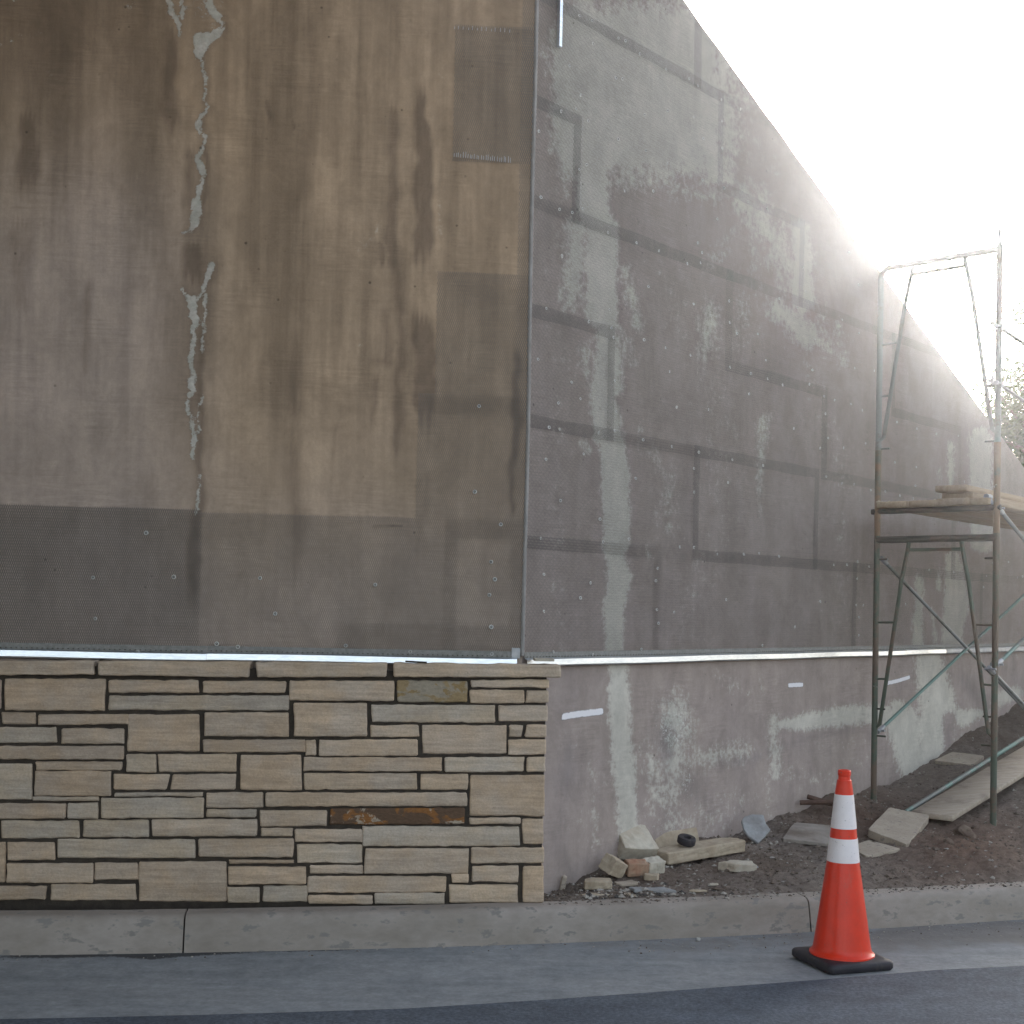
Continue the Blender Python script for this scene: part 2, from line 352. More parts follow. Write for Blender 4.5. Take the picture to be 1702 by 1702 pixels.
M['tube_grey'] = mat_tubepaint('grey_scaffold_tube', (0.18, 0.19, 0.18), (0.15, 0.13, 0.115), 0.55)
M['brace'] = mat_tubepaint('grey_green_brace', (0.20, 0.215, 0.22), (0.13, 0.135, 0.12), 0.55)
M['brace_green'] = mat_tubepaint('green_brace', (0.13, 0.22, 0.19), (0.15, 0.16, 0.15), 0.53)
M['darktube'] = mat_tubepaint('dark_ledger', (0.055, 0.05, 0.042), (0.10, 0.07, 0.055), 0.50)
M['wood'] = mat_wood('scaffold_plank_wood', (0.30, 0.22, 0.15), (0.40, 0.31, 0.22))
M['wood_grey'] = mat_wood('weathered_board', (0.36, 0.30, 0.235), (0.45, 0.38, 0.31))
M['tan_block'] = mat_simple('tan_sandstone_block', (0.36, 0.29, 0.21), (0.44, 0.37, 0.28), 8, 0.9, 0.6, 0.008)
M['pale_block'] = mat_simple('pale_sandstone_block', (0.54, 0.50, 0.42), (0.44, 0.38, 0.30), 6, 0.9, 0.5, 0.006)
M['grey_shard'] = mat_simple('grey_stone_shard', (0.33, 0.335, 0.34), (0.25, 0.245, 0.24), 9, 0.9, 0.5, 0.006)
M['red_block'] = mat_simple('reddish_sandstone', (0.36, 0.19, 0.12), (0.38, 0.27, 0.19), 9, 0.9, 0.5, 0.006)
M['paver'] = mat_simple('grey_slab', (0.35, 0.295, 0.235), (0.42, 0.36, 0.29), 7, 0.9, 0.5, 0.005, c3=(0.22, 0.19, 0.17))
M['paver_mud'] = mat_simple('mud_stained_slab', (0.30, 0.27, 0.24), (0.17, 0.135, 0.11), 4, 0.9, 0.5, 0.005)
M['rustpipe'] = mat_simple('rusty_pipe', (0.085, 0.048, 0.036), (0.12, 0.075, 0.055), 14, 0.8, 0.5, 0.003)
M['bark'] = mat_simple('bark', (0.09, 0.07, 0.05), (0.14, 0.11, 0.08), 12, 0.9, 0.7, 0.02)
def mat_leaf(name, c):
    t = NT(name); oi = t.noise(t.coord(), 3.0, 3, 0.6); col = t.mix(t.ramp(oi, 0.35, 0.65), c, (c[0]*1.5, c[1]*1.35, c[2]*1.1))
    t.fin(col, 0.55); t.b.inputs['Transmission Weight'].default_value = 0.0
    tl = t.n('ShaderNodeBsdfTranslucent'); t.t.links.new(col, tl.inputs[0]); mx = t.n('ShaderNodeMixShader'); mx.inputs[0].default_value = 0.5
    t.t.links.new(t.b.outputs[0], mx.inputs[1]); t.t.links.new(tl.outputs[0], mx.inputs[2]); t.t.links.new(mx.outputs[0], t.out.inputs[0]); return t.m
M['leaf'] = mat_leaf('green_leaves', (0.035, 0.055, 0.014))

# ------------------------------------------------------------------ layout of the place
CURB_H = 0.175
VR = on_z(903, 1501, CURB_H); VL = on_z(0, 1497, CURB_H)      # foot of the stone facing
dA = (VR - VL); dA.z = 0; dA.normalize(); nA = Vector((dA.y, -dA.x, 0))   # nA points to the camera
A0 = VR - nA * 0.115                                            # a point on the abutment face
Ccor = on_plane(868, 1092, A0, nA); Ccor.z = 0
rb = ray(2785, 1046); dB = Vector((rb.x, rb.y, 0)).normalized(); nB = Vector((dB.y, -dB.x, 0))
UP = Vector((0, 0, 1))
print('VL', VL, 'VR', VR, 'angA', math.degrees(math.atan2(dA.y, dA.x)), 'corner', Ccor, 'angB', math.degrees(math.atan2(dB.y, dB.x)))
def onA(u, v, off=0.0):
    p = on_plane(u, v, Ccor + nA*off, nA); return (p - Ccor).dot(dA), p.z      # (s, z), s <= 0 on the left
def onB(u, v, off=0.0):
    p = on_plane(u, v, Ccor + nB*off, nB); return (p - Ccor).dot(dB), p.z
def wall_matrix(p, d, n):      # local x along the wall, y into the wall, z up
    m = Matrix.Identity(4); m.col[0][:3] = d; m.col[1][:3] = -n; m.col[2][:3] = UP; m.col[3][:3] = p; return m
MA = wall_matrix(Ccor, dA, nA); MBm = wall_matrix(Ccor, dB, nB)

base_px = [(905,1492),(1000,1448),(1100,1415),(1250,1376),(1324,1350),(1444,1316),(1500,1292),(1552,1262),(1600,1225),(1660,1192),(1702,1165)]
bz = np.array([onB(*p) for p in base_px]); print('base', bz.round(2).tolist())
top_px = [(1140,0),(1187,68),(1240,143),(1300,232),(1350,302),(1400,373),(1460,447),(1500,497),(1560,580),(1620,660),(1655,712),(1702,783)]
tz = np.array([onB(*p) for p in top_px]); print('top', tz.round(2).tolist())
sl = (tz[-1,1]-tz[3,1])/(tz[-1,0]-tz[3,0])
ZTOP = 6.4
TF = np.polyfit(tz[:,0], tz[:,1], 2)
def wall_top(s): 
    s = np.asarray(s, float); y = np.polyval(TF, s)
    a, b = tz[0,0], tz[-1,0]; y = np.where(s < a, np.polyval(TF, a) + (s - a)*sl, y); y = np.where(s > b, np.polyval(TF, b) + (s - b)*sl, y)
    return np.minimum(y, ZTOP)
def wall_base(s):
    s = np.asarray(s, float); y = np.interp(s, bz[:,0], bz[:,1])
    return np.where(s > bz[-1,0], bz[-1,1] + (s - bz[-1,0])*0.15, y)
SEND = 11.5
# kerb line in plan (foot of the kerb on the road)
curb_px = [(-60,1590),(0,1588),(300,1585),(600,1578),(905,1570),(1160,1560),(1340,1549),(1520,1541),(1702,1529)]
cp = np.array([on_z(u, v, 0.0)[:2] for u, v in curb_px]); print('curb', cp.round(2).tolist())
cf = np.polyfit(cp[:,0], cp[:,1], 3)
xa, xb = cp[0,0], cp[-1,0]
def curb_y(x):
    x = np.asarray(x, float); y = np.polyval(cf, np.clip(x, xa, xb)); dpa = np.polyval(np.polyder(cf), xa); dpb = np.polyval(np.polyder(cf), xb)
    return y + np.where(x < xa, (x-xa)*dpa, 0) + np.where(x > xb, (x-xb)*dpb, 0)
CURB_W = 0.17
# soil surface
bumps = []   # (x, y, radius, height)
def H(X, Y):
    X = np.asarray(X, float); Y = np.asarray(Y, float)
    yc = curb_y(X) + CURB_W
    t = (X - Ccor.x) / dB.x; yw = Ccor.y + t*dB.y
    zb = wall_base(np.maximum(t, 0.05))
    q = np.clip((Y - yc) / np.maximum(yw - yc, 0.05), 0, 1.3)
    z = (CURB_H + 0.004) + (zb - CURB_H) * q**1.25
    for bx, by, br, bh in bumps: z = z + bh*np.exp(-((X-bx)**2 + (Y-by)**2)/(br*br))
    return z
def on_soil(u, v):
    r = ray(u, v); t0 = 4.0; prev = None
    for k in range(600):
        t = t0 + k*0.03; p = ORG + r*t
        if p.z < float(H(p.x, p.y)): break
    lo, hi = t-0.03, t
    for _ in range(12):
        m = (lo+hi)/2; p = ORG + r*m
        if p.z < float(H(p.x, p.y)): hi = m
        else: lo = m
    return ORG + r*hi
# scaffold frame position
s1, _z = onB(1452, 1322)
P1 = on_plane(1452, 1320, Ccor + nB*0.22, nB); P1.z = 0
tgt = ray(1650.5, 1377); nrm = Vector((tgt.y, -tgt.x, 0)).normalized()
wS = -(P1.dot(nrm)) / nB.dot(nrm); P2 = P1 + nB*wS
zP1 = on_plane(1452, 1320, P1, nB).z; zP2 = (ORG + tgt * (P2.xy.length / tgt.xy.length)).z
print('P1', P1, 'P2', P2, 'width', wS, 'z', zP1, zP2, 'H', float(H(P1.x, P1.y)), float(H(P2.x, P2.y)))
bumps.append((P2.x, P2.y, 0.55, zP2 - float(H(P2.x, P2.y)) + 0.02))
p = on_soil(1610, 1420); bumps.append((p.x, p.y, 0.35, 0.06))
p = on_soil(1420, 1345); bumps.append((p.x, p.y, 0.30, 0.07))
p = on_soil(1290, 1450); bumps.append((p.x, p.y, 0.40, 0.02))

# ------------------------------------------------------------------ mark painting on wall grids
def m_rect(U, V, x0, y0, x1, y1, soft=10.0, sx=None):
    sx = soft if sx is None else sx
    ax = np.clip(np.minimum(U-x0, x1-U)/sx*0.5 + 0.5, 0, 1); ay = np.clip(np.minimum(V-y0, y1-V)/soft*0.5 + 0.5, 0, 1)
    return ax*ay
def m_line(U, V, pts, wd, soft=6.0):
    best = np.full(U.shape, 1e9)
    if np.isscalar(wd): wd = [wd]*len(pts)
    for (x0, y0), (x1, y1), w0, w1 in zip(pts[:-1], pts[1:], wd[:-1], wd[1:]):
        dx, dy = x1-x0, y1-y0; t = np.clip(((U-x0)*dx + (V-y0)*dy)/max(dx*dx+dy*dy, 1e-6), 0, 1)
        d = np.hypot(U-x0-t*dx, V-y0-t*dy) - (w0 + (w1-w0)*t)/2; best = np.minimum(best, d)
    return np.clip(0.5 - best/soft*0.5, 0, 1)
def m_streak(U, V, pts, wd, soft):
    # a run-off streak: ragged sides that wander with height, ends that fade out
    if np.isscalar(wd): wd = [wd]*len(pts)
    ys = [p[1] for p in pts]
    if any(b <= a for a, b in zip(ys[:-1], ys[1:])): return m_line(U, V, pts, wd, soft)
    h = ys[-1]-ys[0]; cx = np.interp(V, ys, [p[0] for p in pts]); ww = np.interp(V, ys, wd); k = pts[0][0]
    wob = 1.0 + 0.10*np.sin(V*0.071 + k) + 0.05*np.sin(V*0.173 + 2*k)
    cx = cx + 2.2*np.sin(V*0.05 + k*1.3) + 1.2*np.sin(V*0.131 + k)
    d = np.abs(U-cx) - ww*wob/2; fade = min(60.0, h*0.3)
    e = np.clip((V-ys[0])/ (fade*0.6) + 0.2*np.sin(U*0.9), 0, 1)*np.clip((ys[-1]-V + 7*np.sin(U*0.55+k) + 4*np.sin(U*1.3))/fade, 0, 1)
    return np.clip(0.5 - d/soft*0.5, 0, 1)*e
def m_blob(U, V, cx, cy, rx, ry, soft=0.35):
    d = np.hypot((U-cx)/rx, (V-cy)/ry); return np.clip((1-d)/soft*0.5 + 0.5, 0, 1)
def setattr_col(me, name, r, g, b):
    a = me.color_attributes.new(name, 'FLOAT_COLOR', 'POINT'); n = len(r)
    arr = np.ones((n, 4), np.float32); arr[:,0] = r; arr[:,1] = g; arr[:,2] = b; a.data.foreach_set('color', arr.ravel())
def grid_mesh(name, P, ni, nj):
    me = bpy.data.meshes.new(name); n = ni*nj
    idx = np.arange(n).reshape(ni, nj); q = np.stack([idx[:-1,:-1], idx[1:,:-1], idx[1:,1:], idx[:-1,1:]], -1).reshape(-1, 4)
    me.vertices.add(n); me.vertices.foreach_set('co', np.asarray(P, np.float32).ravel())
    me.loops.add(q.size); me.loops.foreach_set('vertex_index', q.ravel().astype(np.int32))
    me.polygons.add(len(q)); me.polygons.foreach_set('loop_start', np.arange(0, q.size, 4, dtype=np.int32))
    try: me.polygons.foreach_set('loop_total', np.full(len(q), 4, np.int32))
    except Exception: pass
    me.update(calc_edges=True); me.polygons.foreach_set('use_smooth', np.ones(len(q), bool)); return me

# ------------------------------------------------------------------ abutment wall (frontal)
sLeft = onA(-20, 500)[0]
xs = np.concatenate([np.linspace(-9.0, sLeft, 40)[:-1], np.arange(sLeft, 0.0, 0.0115), [0.0]])
zs = np.concatenate([np.arange(0.0, 0.85, 0.05), np.arange(0.85, onA(400, -10)[1]+0.05, 0.0115)]); zs = np.concatenate([zs, np.linspace(zs[-1]+0.1, ZTOP, 18)])
XX, ZZ = np.meshgrid(xs, zs, indexing='ij'); ni, nj = XX.shape
Pl = np.stack([XX.ravel(), np.zeros(XX.size), ZZ.ravel()], 1)
Mw = np.array(MA); Pw = Pl @ Mw[:3,:3].T + Mw[:3,3]; U, V = project(Pw)
fn = lambda x, z, sx, sz, o: 0.5 + 0.5*np.sin(x*sx + o + 1.7*np.sin(z*sz + o*2))
light = np.zeros(U.size); dark = np.zeros(U.size); depo = np.zeros(U.size); brown = np.zeros(U.size); mauve = np.zeros(U.size); strk = np.full(U.size, 0.22)
ss_ = lambda v: np.clip(v, 0, 1)**2*(3-2*np.clip(v, 0, 1))
brown = 0.44 + 0.52*ss_((U-120)/380)*ss_((1120-V)/520) + 0.45*ss_((420-V)/420)*ss_((760-U)/500)
brown = np.clip(brown + 0.22*m_rect(U, V, 700, 200, 880, 470, 120, 60), 0, 1)
mauve = np.clip(0.75*ss_((420-U)/240)*ss_((V-180)/300) + 0.55*ss_((V-780)/260), 0, 1)*(1-brown*0.5)
strk = 0.16 + 0.24*ss_((1000-V)/600) + 0.10*m_rect(U, V, 340, -300, 740, 900, 200)
def mx(a, b): return np.maximum(a, b)
# damp streaks
for pts, wd, so_, am in [
    ([(45,165),(48,345)], [30, 48], 8, 0.62), ([(35,345),(30,560)], [55, 30], 16, 0.42), ([(10,0),(5,260)], 30, 20, 0.45),
    ([(283,20),(283,190),(278,260)], [28, 34, 20], 12, 0.75), ([(275,260),(268,470)], [14, 6], 10, 0.4), ([(318,230),(312,380)], [22, 26], 8, 0.5),
    ([(343,210),(340,380)], [10, 12], 4, 0.66), ([(322,395),(318,480)], [36, 34], 8, 0.62), ([(332,500),(333,820),(318,940),(322,1030)], [14, 20, 24, 16], 8, 0.72),
    ([(148,440),(132,720)], [14, 22], 12, 0.46), ([(205,330),(204,640)], 5, 8, 0.34), ([(110,270),(100,380)], 7, 6, 0.4), ([(155,265),(140,370)], 7, 6, 0.38),
    ([(651,150),(655,260),(650,400),(668,520),(660,690),(657,800)], [20, 18, 26, 14, 22, 8], 8, 0.62),
    ([(702,130),(700,180),(705,290),(703,420),(706,470)], [16, 22, 34, 34, 34], 6, 0.72),
    ([(632,395),(640,450)], [16, 30], 12, 0.55), ([(640,520),(645,600),(618,600)], [18, 26, 10], 10, 0.58),
    ([(703,505),(706,600),(708,740)], [34, 36, 36], 6, 0.80), ([(660,560),(664,600)], 20, 8, 0.5),
    ([(624,610),(622,660),(618,730)], [16, 16, 12], 6, 0.5), ([(708,750),(712,800),(698,880),(695,960)], [10, 18, 14, 18], 12, 0.5),
    ([(492,520),(485,660),(480,720)], [22, 36, 44], 16, 0.5), ([(480,720),(495,870),(490,1000)], [26, 34, 20], 16, 0.58),
    ([(858,560),(858,700),(852,780),(846,900)], [12, 18, 12, 8], 6, 0.82), ([(872,90),(868,250)], 8, 8, 0.3),
    ([(488,195),(490,215)], [4, 5], 3, 0.8), ([(447,160),(447,210)], [8, 6], 4, 0.6), ([(570,650),(553,760),(545,800)], 3, 4, 0.46),
    ([(520,0),(515,160),(500,400)], [24, 20, 20], 22, 0.36), ([(640,30),(720,60)], [30, 20], 24, 0.4), ([(140,100),(150,160)], [46, 40], 30, 0.42),
    ([(230,60),(225,150)], [40, 30], 30, 0.34), ([(20,10),(60,20)], 40, 30, 0.5),
    ([(830,700),(825,880),(820,1090)], [26, 34, 40], 18, 0.28), ([(600,1000),(640,1010),(630,1060)], 20, 20, 0.4), ([(620,875),(668,874)], [3, 4], 3, 0.85), ([(640,871),(654,875)], 8, 3, 0.9),
    ([(560,1050),(620,1010)], 22, 30, 0.35), ([(640,910),(650,1040)], 24, 26, 0.34)]:
    dark = mx(dark, am*m_streak(U, V, pts, wd, so_))
dark = mx(dark, 0.58*ss_((420-V)/420)*ss_((560-U)/450))  # broad tone, darker towards the upper left
# board joints of the formwork (fine dark / light lines)
for pts, am in [([(350,186),(560,198),(640,205),(745,212)], .36), ([(40,470),(150,476),(290,483)], .38), ([(350,438),(430,440)], .3), ([(480,498),(600,500),(660,502)], .55),
                ([(450,668),(560,674),(700,678)], .38), ([(100,604),(240,604)], .32), ([(0,786),(60,790),(180,792)], .36), ([(720,516),(870,520)], .34), ([(500,806),(870,818)], .28), ([(20,345),(66,345)], .5)]:
    dark = mx(dark, am*m_line(U, V, pts, 1.5, 3.5))
for pts, wd, so_, am in [([(620,395),(600,415),(632,375)], [18, 20, 14], 18, 0.5), ([(560,210),(740,214)], 2, 3, .45), ([(590,480),(640,490)], 10, 12, .42), ([(600,500),(600,700)], [20, 12], 16, .40),
                     ([(75,190),(78,300)], 6, 8, .42), ([(80,110),(85,140)], 30, 24, .44), ([(195,250),(190,340)], 3, 4, .45), ([(226,250),(224,400)], 3, 3, .48), ([(300,60),(298,260)], 14, 12, .4),
                     ([(735,80),(735,250)], 20, 14, .36), ([(728,280),(732,440)], 18, 10, .42), ([(760,150),(730,120)], 10, 8, .3), ([(865,0),(866,1080)], 10, 10, .30)]:
    light = mx(light, am*m_streak(U, V, pts, wd, so_))
# lime crusts
for pts, wd in [([(345,-20),(350,15),(368,38),(370,50),(352,62),(335,66)], [14, 10, 8, 8, 16, 22]), ([(335,66),(331,85)], [20, 16]), ([(331,85),(336,110),(342,130),(340,160),(344,185),(332,195),(329,210)], [6, 4, 4, 3, 4, 5, 9]),
                ([(329,210),(340,225),(339,240),(332,255),(330,270)], [7, 5, 4, 6, 7]), ([(330,270),(338,290),(330,320),(326,345),(324,372),(318,382),(303,387)], [7, 9, 6, 12, 11, 5, 3]),
                ([(352,440),(347,455),(338,480),(330,494)], [8, 9, 4, 3]), ([(303,480),(312,492),(320,500),(324,530),(321,570),(318,610),(322,648),(313,662),(311,680),(320,700),(323,730),(321,760)], [3, 4, 11, 8, 6, 5, 8, 6, 3, 5, 6, 4]),
                ([(342,490),(339,530),(337,585)], [4, 3, 3]), ([(336,660),(328,690),(330,720)], 2), ([(332,790),(330,830),(325,855)], [3, 3, 2]), ([(280,-5),(284,20),(297,40),(298,60)], [8, 8, 7, 3]), ([(303,0),(302,30)], 5)]:
    wd = [q*1.2 + 2.6 for q in (wd if not np.isscalar(wd) else [wd]*len(pts))]
    pw = [p for p in pts]; jit = random.Random(int(pts[0][0]*7))
    P2_, W2_ = [], []
    for (a, b_), w0, (c_, d_), w1 in zip(pts[:-1], wd[:-1], pts[1:], wd[1:]):
        n_ = max(1, int(math.hypot(c_-a, d_-b_)/7))
        for k_ in range(n_): t_ = k_/n_; P2_.append((a+(c_-a)*t_ + (jit.uniform(-3, 3) if k_ else 0), b_+(d_-b_)*t_)); W2_.append((w0+(w1-w0)*t_)*jit.uniform(.6, 1.25))
    P2_.append(pts[-1]); W2_.append(wd[-1]); pts, wd = P2_, W2_
    depo = mx(depo, 1.05*m_line(U, V, pts, wd, 6)); dark = mx(dark, 0.5*m_line(U, V, [(x+4, y) for x, y in pts], [q+10 for q in wd], 10))
depo = mx(depo, 0.62*m_line(U, V, [(0,75),(30,62),(50,60),(80,40)], [20, 16, 12, 8], 26)); depo = mx(depo, 0.60*m_line(U, V, [(20,0),(45,18),(75,0)], [8, 8, 8], 14)); depo = mx(depo, 0.50*m_blob(U, V, 345, 20, 35, 50, 0.8)); depo = mx(depo, 0.42*m_blob(U, V, 215, 10, 30, 20, 0.8))
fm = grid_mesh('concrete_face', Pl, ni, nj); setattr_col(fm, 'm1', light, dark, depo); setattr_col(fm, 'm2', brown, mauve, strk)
abut = empty('abutment_wall', 'brown stained concrete abutment wall with white lime streak above the stone facing', 'wall', MA)
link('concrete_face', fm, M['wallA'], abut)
b = MB(); b.box((-4.5, 0.36, ZTOP/2-0.2), 9.0, 0.70, ZTOP+0.4-0.004); b.build('concrete_core', M['curb'], abut, False)

# unseen bridge deck, added overhead and sized to darken the left side
b = MB(); b.box((-10.8, -7.6, ZTOP + 0.45), 20.0, 15.8, 0.9); o = b.build('shading_bridge_deck', M['curb'], None, False, MA); tag(o, kind='structure')
b = MB(); b.box((-16.3, -15.4, ZTOP/2 - 0.1), 9.0, 0.6, ZTOP + 0.19); o = b.build('shading_far_wall', M['curb'], None, False, MA); tag(o, kind='structure')  # unseen wall added across the road to cut light reaching the left

# ------------------------------------------------------------------ wing wall (receding)
ss = np.concatenate([np.arange(0.0, 7.6, 0.015), np.linspace(7.65, SEND, 40)]); nt_ = 300
tt = np.linspace(0, 1, nt_)
S2, T2 = np.meshgrid(ss, tt, indexing='ij'); ZT = wall_top(S2)
lowz = -0.2; ZZ = lowz + (ZT - lowz)*T2
rnd_edge = 0.004*np.sin(S2*13.0)*np.sin(S2*3.1)
ZZ = ZZ + rnd_edge*(T2 > 0.999)
Pl = np.stack([S2.ravel(), np.zeros(S2.size), ZZ.ravel()], 1)
Mw = np.array(MBm); Pw = Pl @ Mw[:3,:3].T + Mw[:3,3]; U, V = project(Pw)
light = np.zeros(U.size); dark = np.zeros(U.size); depo = np.zeros(U.size); brown = np.zeros(U.size); mauve = np.full(U.size, 0.5); strk = np.full(U.size, 0.10)
def L(am, *a, soft=16.0, sx=None):
    global light; light = mx(light, am*m_rect(U, V, *a, soft, sx))
def LL(am, pts, wd, soft=14):
    global light; light = mx(light, am*m_line(U, V, pts, wd, soft))
L(.9, 915, 0, 1190, 300, soft=60, sx=24); L(.62, 1100, -60, 1260, 330, soft=90, sx=60); LL(.74, [(960,100),(1100,130),(1170,190),(1190,290)], [120, 150, 130, 80], 50); LL(.62, [(960,30),(1060,40),(1150,70)], [50, 60, 60], 40); LL(.6, [(1000,300),(1100,300),(1190,330)], [60, 60, 40], 40)  # upper pale patches, raised further to paint in veiling glare
LL(.70, [(930,200),(940,330)], [16, 14]); LL(.80, [(985,215),(985,350)], [56, 60], 12); LL(.5, [(1040,260),(1120,290)], [60, 50], 30)
LL(.72, [(960,380),(950,500)], [60, 50], 30); LL(.9, [(1000,380),(1000,520)], [56, 56], 14); LL(.56, [(1040,450),(1060,540)], 40, 20)
LL(.75, [(1010,540),(1010,640)], [40, 60], 14); LL(.62, [(1030,560),(1050,600)], [44, 36], 26); LL(.6, [(970,580),(980,640)], 30, 16); LL(.7, [(1000,640),(1010,720)], [50, 60], 12)
LL(.52, [(1060,640),(1065,720)], 14, 8); LL(.9, [(1015,725),(1022,780),(1025,900)], [40, 50, 48], 9); LL(.55, [(970,735),(978,750)], 24, 8); LL(.5, [(1070,740),(1110,800),(1110,880)], [50, 60, 60], 40)
LL(.80, [(1018,905),(1030,960),(1020,1010),(1020,1085)], [36, 44, 40, 34], 10); LL(.5, [(1075,910),(1080,930)], 16, 10); LL(.42, [(1150,930),(1160,960)], 40, 20)
LL(.55, [(1270,700),(1262,790),(1262,860)], [40, 30, 10], 18); LL(.46, [(1200,700),(1220,720)], 40, 30)
LL(.62, [(1240,330),(1290,400),(1310,470)], [90, 80, 70], 45); LL(.85, [(1330,380),(1335,500)], [36, 44], 18); LL(.62, [(1180,520),(1175,580)], [60, 50], 34); LL(.70, [(1290,510),(1345,560)], [50, 60], 26); LL(.55, [(1390,540),(1400,600)], 40, 30)
LL(.55, [(1220,380),(1180,440)], 40, 30); LL(.5, [(1210,200),(1260,240),(1300,300)], [40, 40, 30], 40); LL(.5, [(1230,150),(1240,250)], 20, 16)
LL(.78, [(1580,740),(1582,860)], [16, 10], 12); LL(.9, [(1630,730),(1632,900)], [40, 40], 14); LL(.6, [(1560,780),(1562,800)], 12, 10); LL(.5, [(1690,800),(1700,900)], 20, 30)
LL(.85, [(1585,930),(1590,1000),(1580,1070)], [30, 46, 34], 10); LL(.8, [(1528,960),(1525,1070)], [16, 24], 10); LL(.7, [(1560,950),(1562,980)], 14, 8); LL(.6, [(1550,1020),(1556,1070)], 14, 8)
# below the flashing
LL(.85, [(1028,1105),(1030,1200),(1040,1300),(1045,1400),(1050,1450)], [36, 40, 40, 34, 26], 14); LL(.50, [(985,1330),(990,1400)], 30, 24); LL(.52, [(1080,1240),(1100,1330)], [60, 90], 40)
LL(.55, [(1165,1260),(1230,1250)], [60, 60], 30); LL(.60, [(1285,1190),(1290,1290)], [26, 30], 14); LL(.72, [(1290,1205),(1340,1200),(1400,1190),(1470,1188)], [20, 36, 40, 40], 12); LL(.5, [(1264,1100),(1268,1190)], 8, 8)
LL(.52, [(1275,1290),(1280,1360)], 18, 14); LL(.45, [(1340,1240),(1440,1230)], 20, 20)
LL(.85, [(1490,1175),(1500,1200),(1520,1290)], [30, 60, 50], 16); LL(.85, [(1545,1100),(1560,1180),(1550,1270)], [50, 70, 60], 18); LL(.8, [(1600,1190),(1640,1170),(1690,1150)], [40, 34, 24], 12); LL(.5, [(1530,1085),(1700,1090)], 10, 14)
LL(.7, [(1510,1190),(1580,1230)], [40, 40], 20)
LL(.66, [(1120,1175),(1125,1260),(1115,1330),(1120,1400)], [70, 64, 50, 40], 44); LL(.56, [(1200,300),(1260,420),(1230,560)], [50, 60, 60], 70); LL(.58, [(1340,470),(1380,580)], [50, 60], 50); LL(.50, [(950,1230),(990,1300),(960,1380)], [40, 60, 40], 60); LL(.52, [(1090,1340),(1150,1370),(1230,1330)], [70, 80, 60], 60); LL(.46, [(1190,1130),(1250,1150)], [50, 50], 50); LL(.48, [(1320,1290),(1400,1300),(1430,1270)], [60, 50, 40], 50)
LL(.44, [(930,140),(930,700),(930,1080)], [60, 60, 60], 60); LL(.46, [(1100,450),(1180,640),(1200,860),(1140,1050)], [80, 90, 90, 90], 90); LL(.44, [(1330,560),(1400,800),(1400,1040)], [90, 90, 80], 90)
light = light*(1 - 0.8*m_rect(U, V, 1595, 1128, 1648, 1180, 8)); light = light*(1-0.85*m_line(U, V, [(1575,1190),(1580,1250)], [16, 20], 8)); light = light*(1-0.6*m_line(U, V, [(1062,640),(1060,700)], 12, 6))
for pts, wd, so_, am in [([(950,1250),(940,1300)], [40, 50], 30, .5), ([(1200,1270),(1250,1262),(1330,1230),(1420,1210)], [24, 18, 14, 10], 16, .55), ([(1330,1240),(1380,1250)], [30, 30], 30, .36), ([(1130,1300),(1160,1330)], 36, 26, .45),
                     ([(935,1120),(1000,1120)], 10, 10, .3), ([(1600,1130),(1640,1175)], 30, 14, .5), ([(1690,1100),(1700,1180)], 40, 20, .5), ([(930,1240),(930,1400)], 20, 20, .35), ([(1010,640),(1030,700),(1062,660)], 6, 6, .3), ([(1575,1200),(1580,1250)], 10, 8, .5),
                     ([(905,60),(908,300),(905,700)], 26, 16, .18), ([(915,1380),(950,1450)], [10, 30], 16, .4), ([(1090,1165),(1160,1175)], 4, 6, .6)]:
    dark = mx(dark, am*m_line(U, V, pts, wd, so_))
dark = mx(dark, 0.62*m_blob(U, V, 1105, 1235, 20, 40, 0.9)); dark = mx(dark, .5*m_blob(U, V, 1150, 1310, 20, 30, .9))
depo = mx(depo, .58*m_blob(U, V, 1122, 1210, 40, 46, 0.5)); depo = mx(depo, .54*m_blob(U, V, 1140, 1300, 22, 46, 0.8)); depo = mx(depo, .5*m_line(U, V, [(1075,1112),(1110,1118),(1158,1112)], 4, 6)); depo = mx(depo, .5*m_line(U, V, [(1163,1180),(1166,1300),(1170,1380)], 3, 5))
depo = mx(depo, .40*m_blob(U, V, 1420, 1240, 60, 14, .8)); depo = mx(depo, .42*m_blob(U, V, 1100, 1380, 60, 30, .9))
brown = 0.45*m_line(U, V, [(890,1105),(1700,1085)], 30, 20) + 0.35*m_rect(U, V, 1290, 80, 1600, 600, 80) + .3*m_rect(U, V, 1040, 1100, 1460, 1180, 30) + .5*m_rect(U, V, 896, 0, 922, 78, 6)
brown = np.clip(brown + 0.35*m_rect(U, V, 1560, 660, 1620, 780, 20), 0, 1)
fm = grid_mesh('concrete_face', Pl, *S2.shape); setattr_col(fm, 'm1', light, dark, depo); setattr_col(fm, 'm2', brown, mauve, strk)
wing = empty('wing_wall', 'receding grey concrete wing wall with sloping top and overlapping metal lath', 'wall', MBm)
link('concrete_face', fm, M['wallB'], wing)
core = MB(); sc_ = [0.0] + list(np.arange(0.25, SEND+0.1, 0.25)); vs = []
for s in sc_:
    zt = float(wall_top(s)) - 0.003
    for y, z in ((0.004, -0.2), (0.40, -0.2), (0.40, zt), (0.004, zt)): vs.append((s, y, z))
fs = [(4*i+k, 4*(i+1)+k, 4*(i+1)+(k+1) % 4, 4*i+(k+1) % 4) for i in range(len(sc_)-1) for k in range(4)] + [(0,1,2,3), tuple(4*(len(sc_)-1)+k for k in (3,2,1,0))]
core.add(vs, fs); core.build('concrete_core', M['curb'], wing, False)

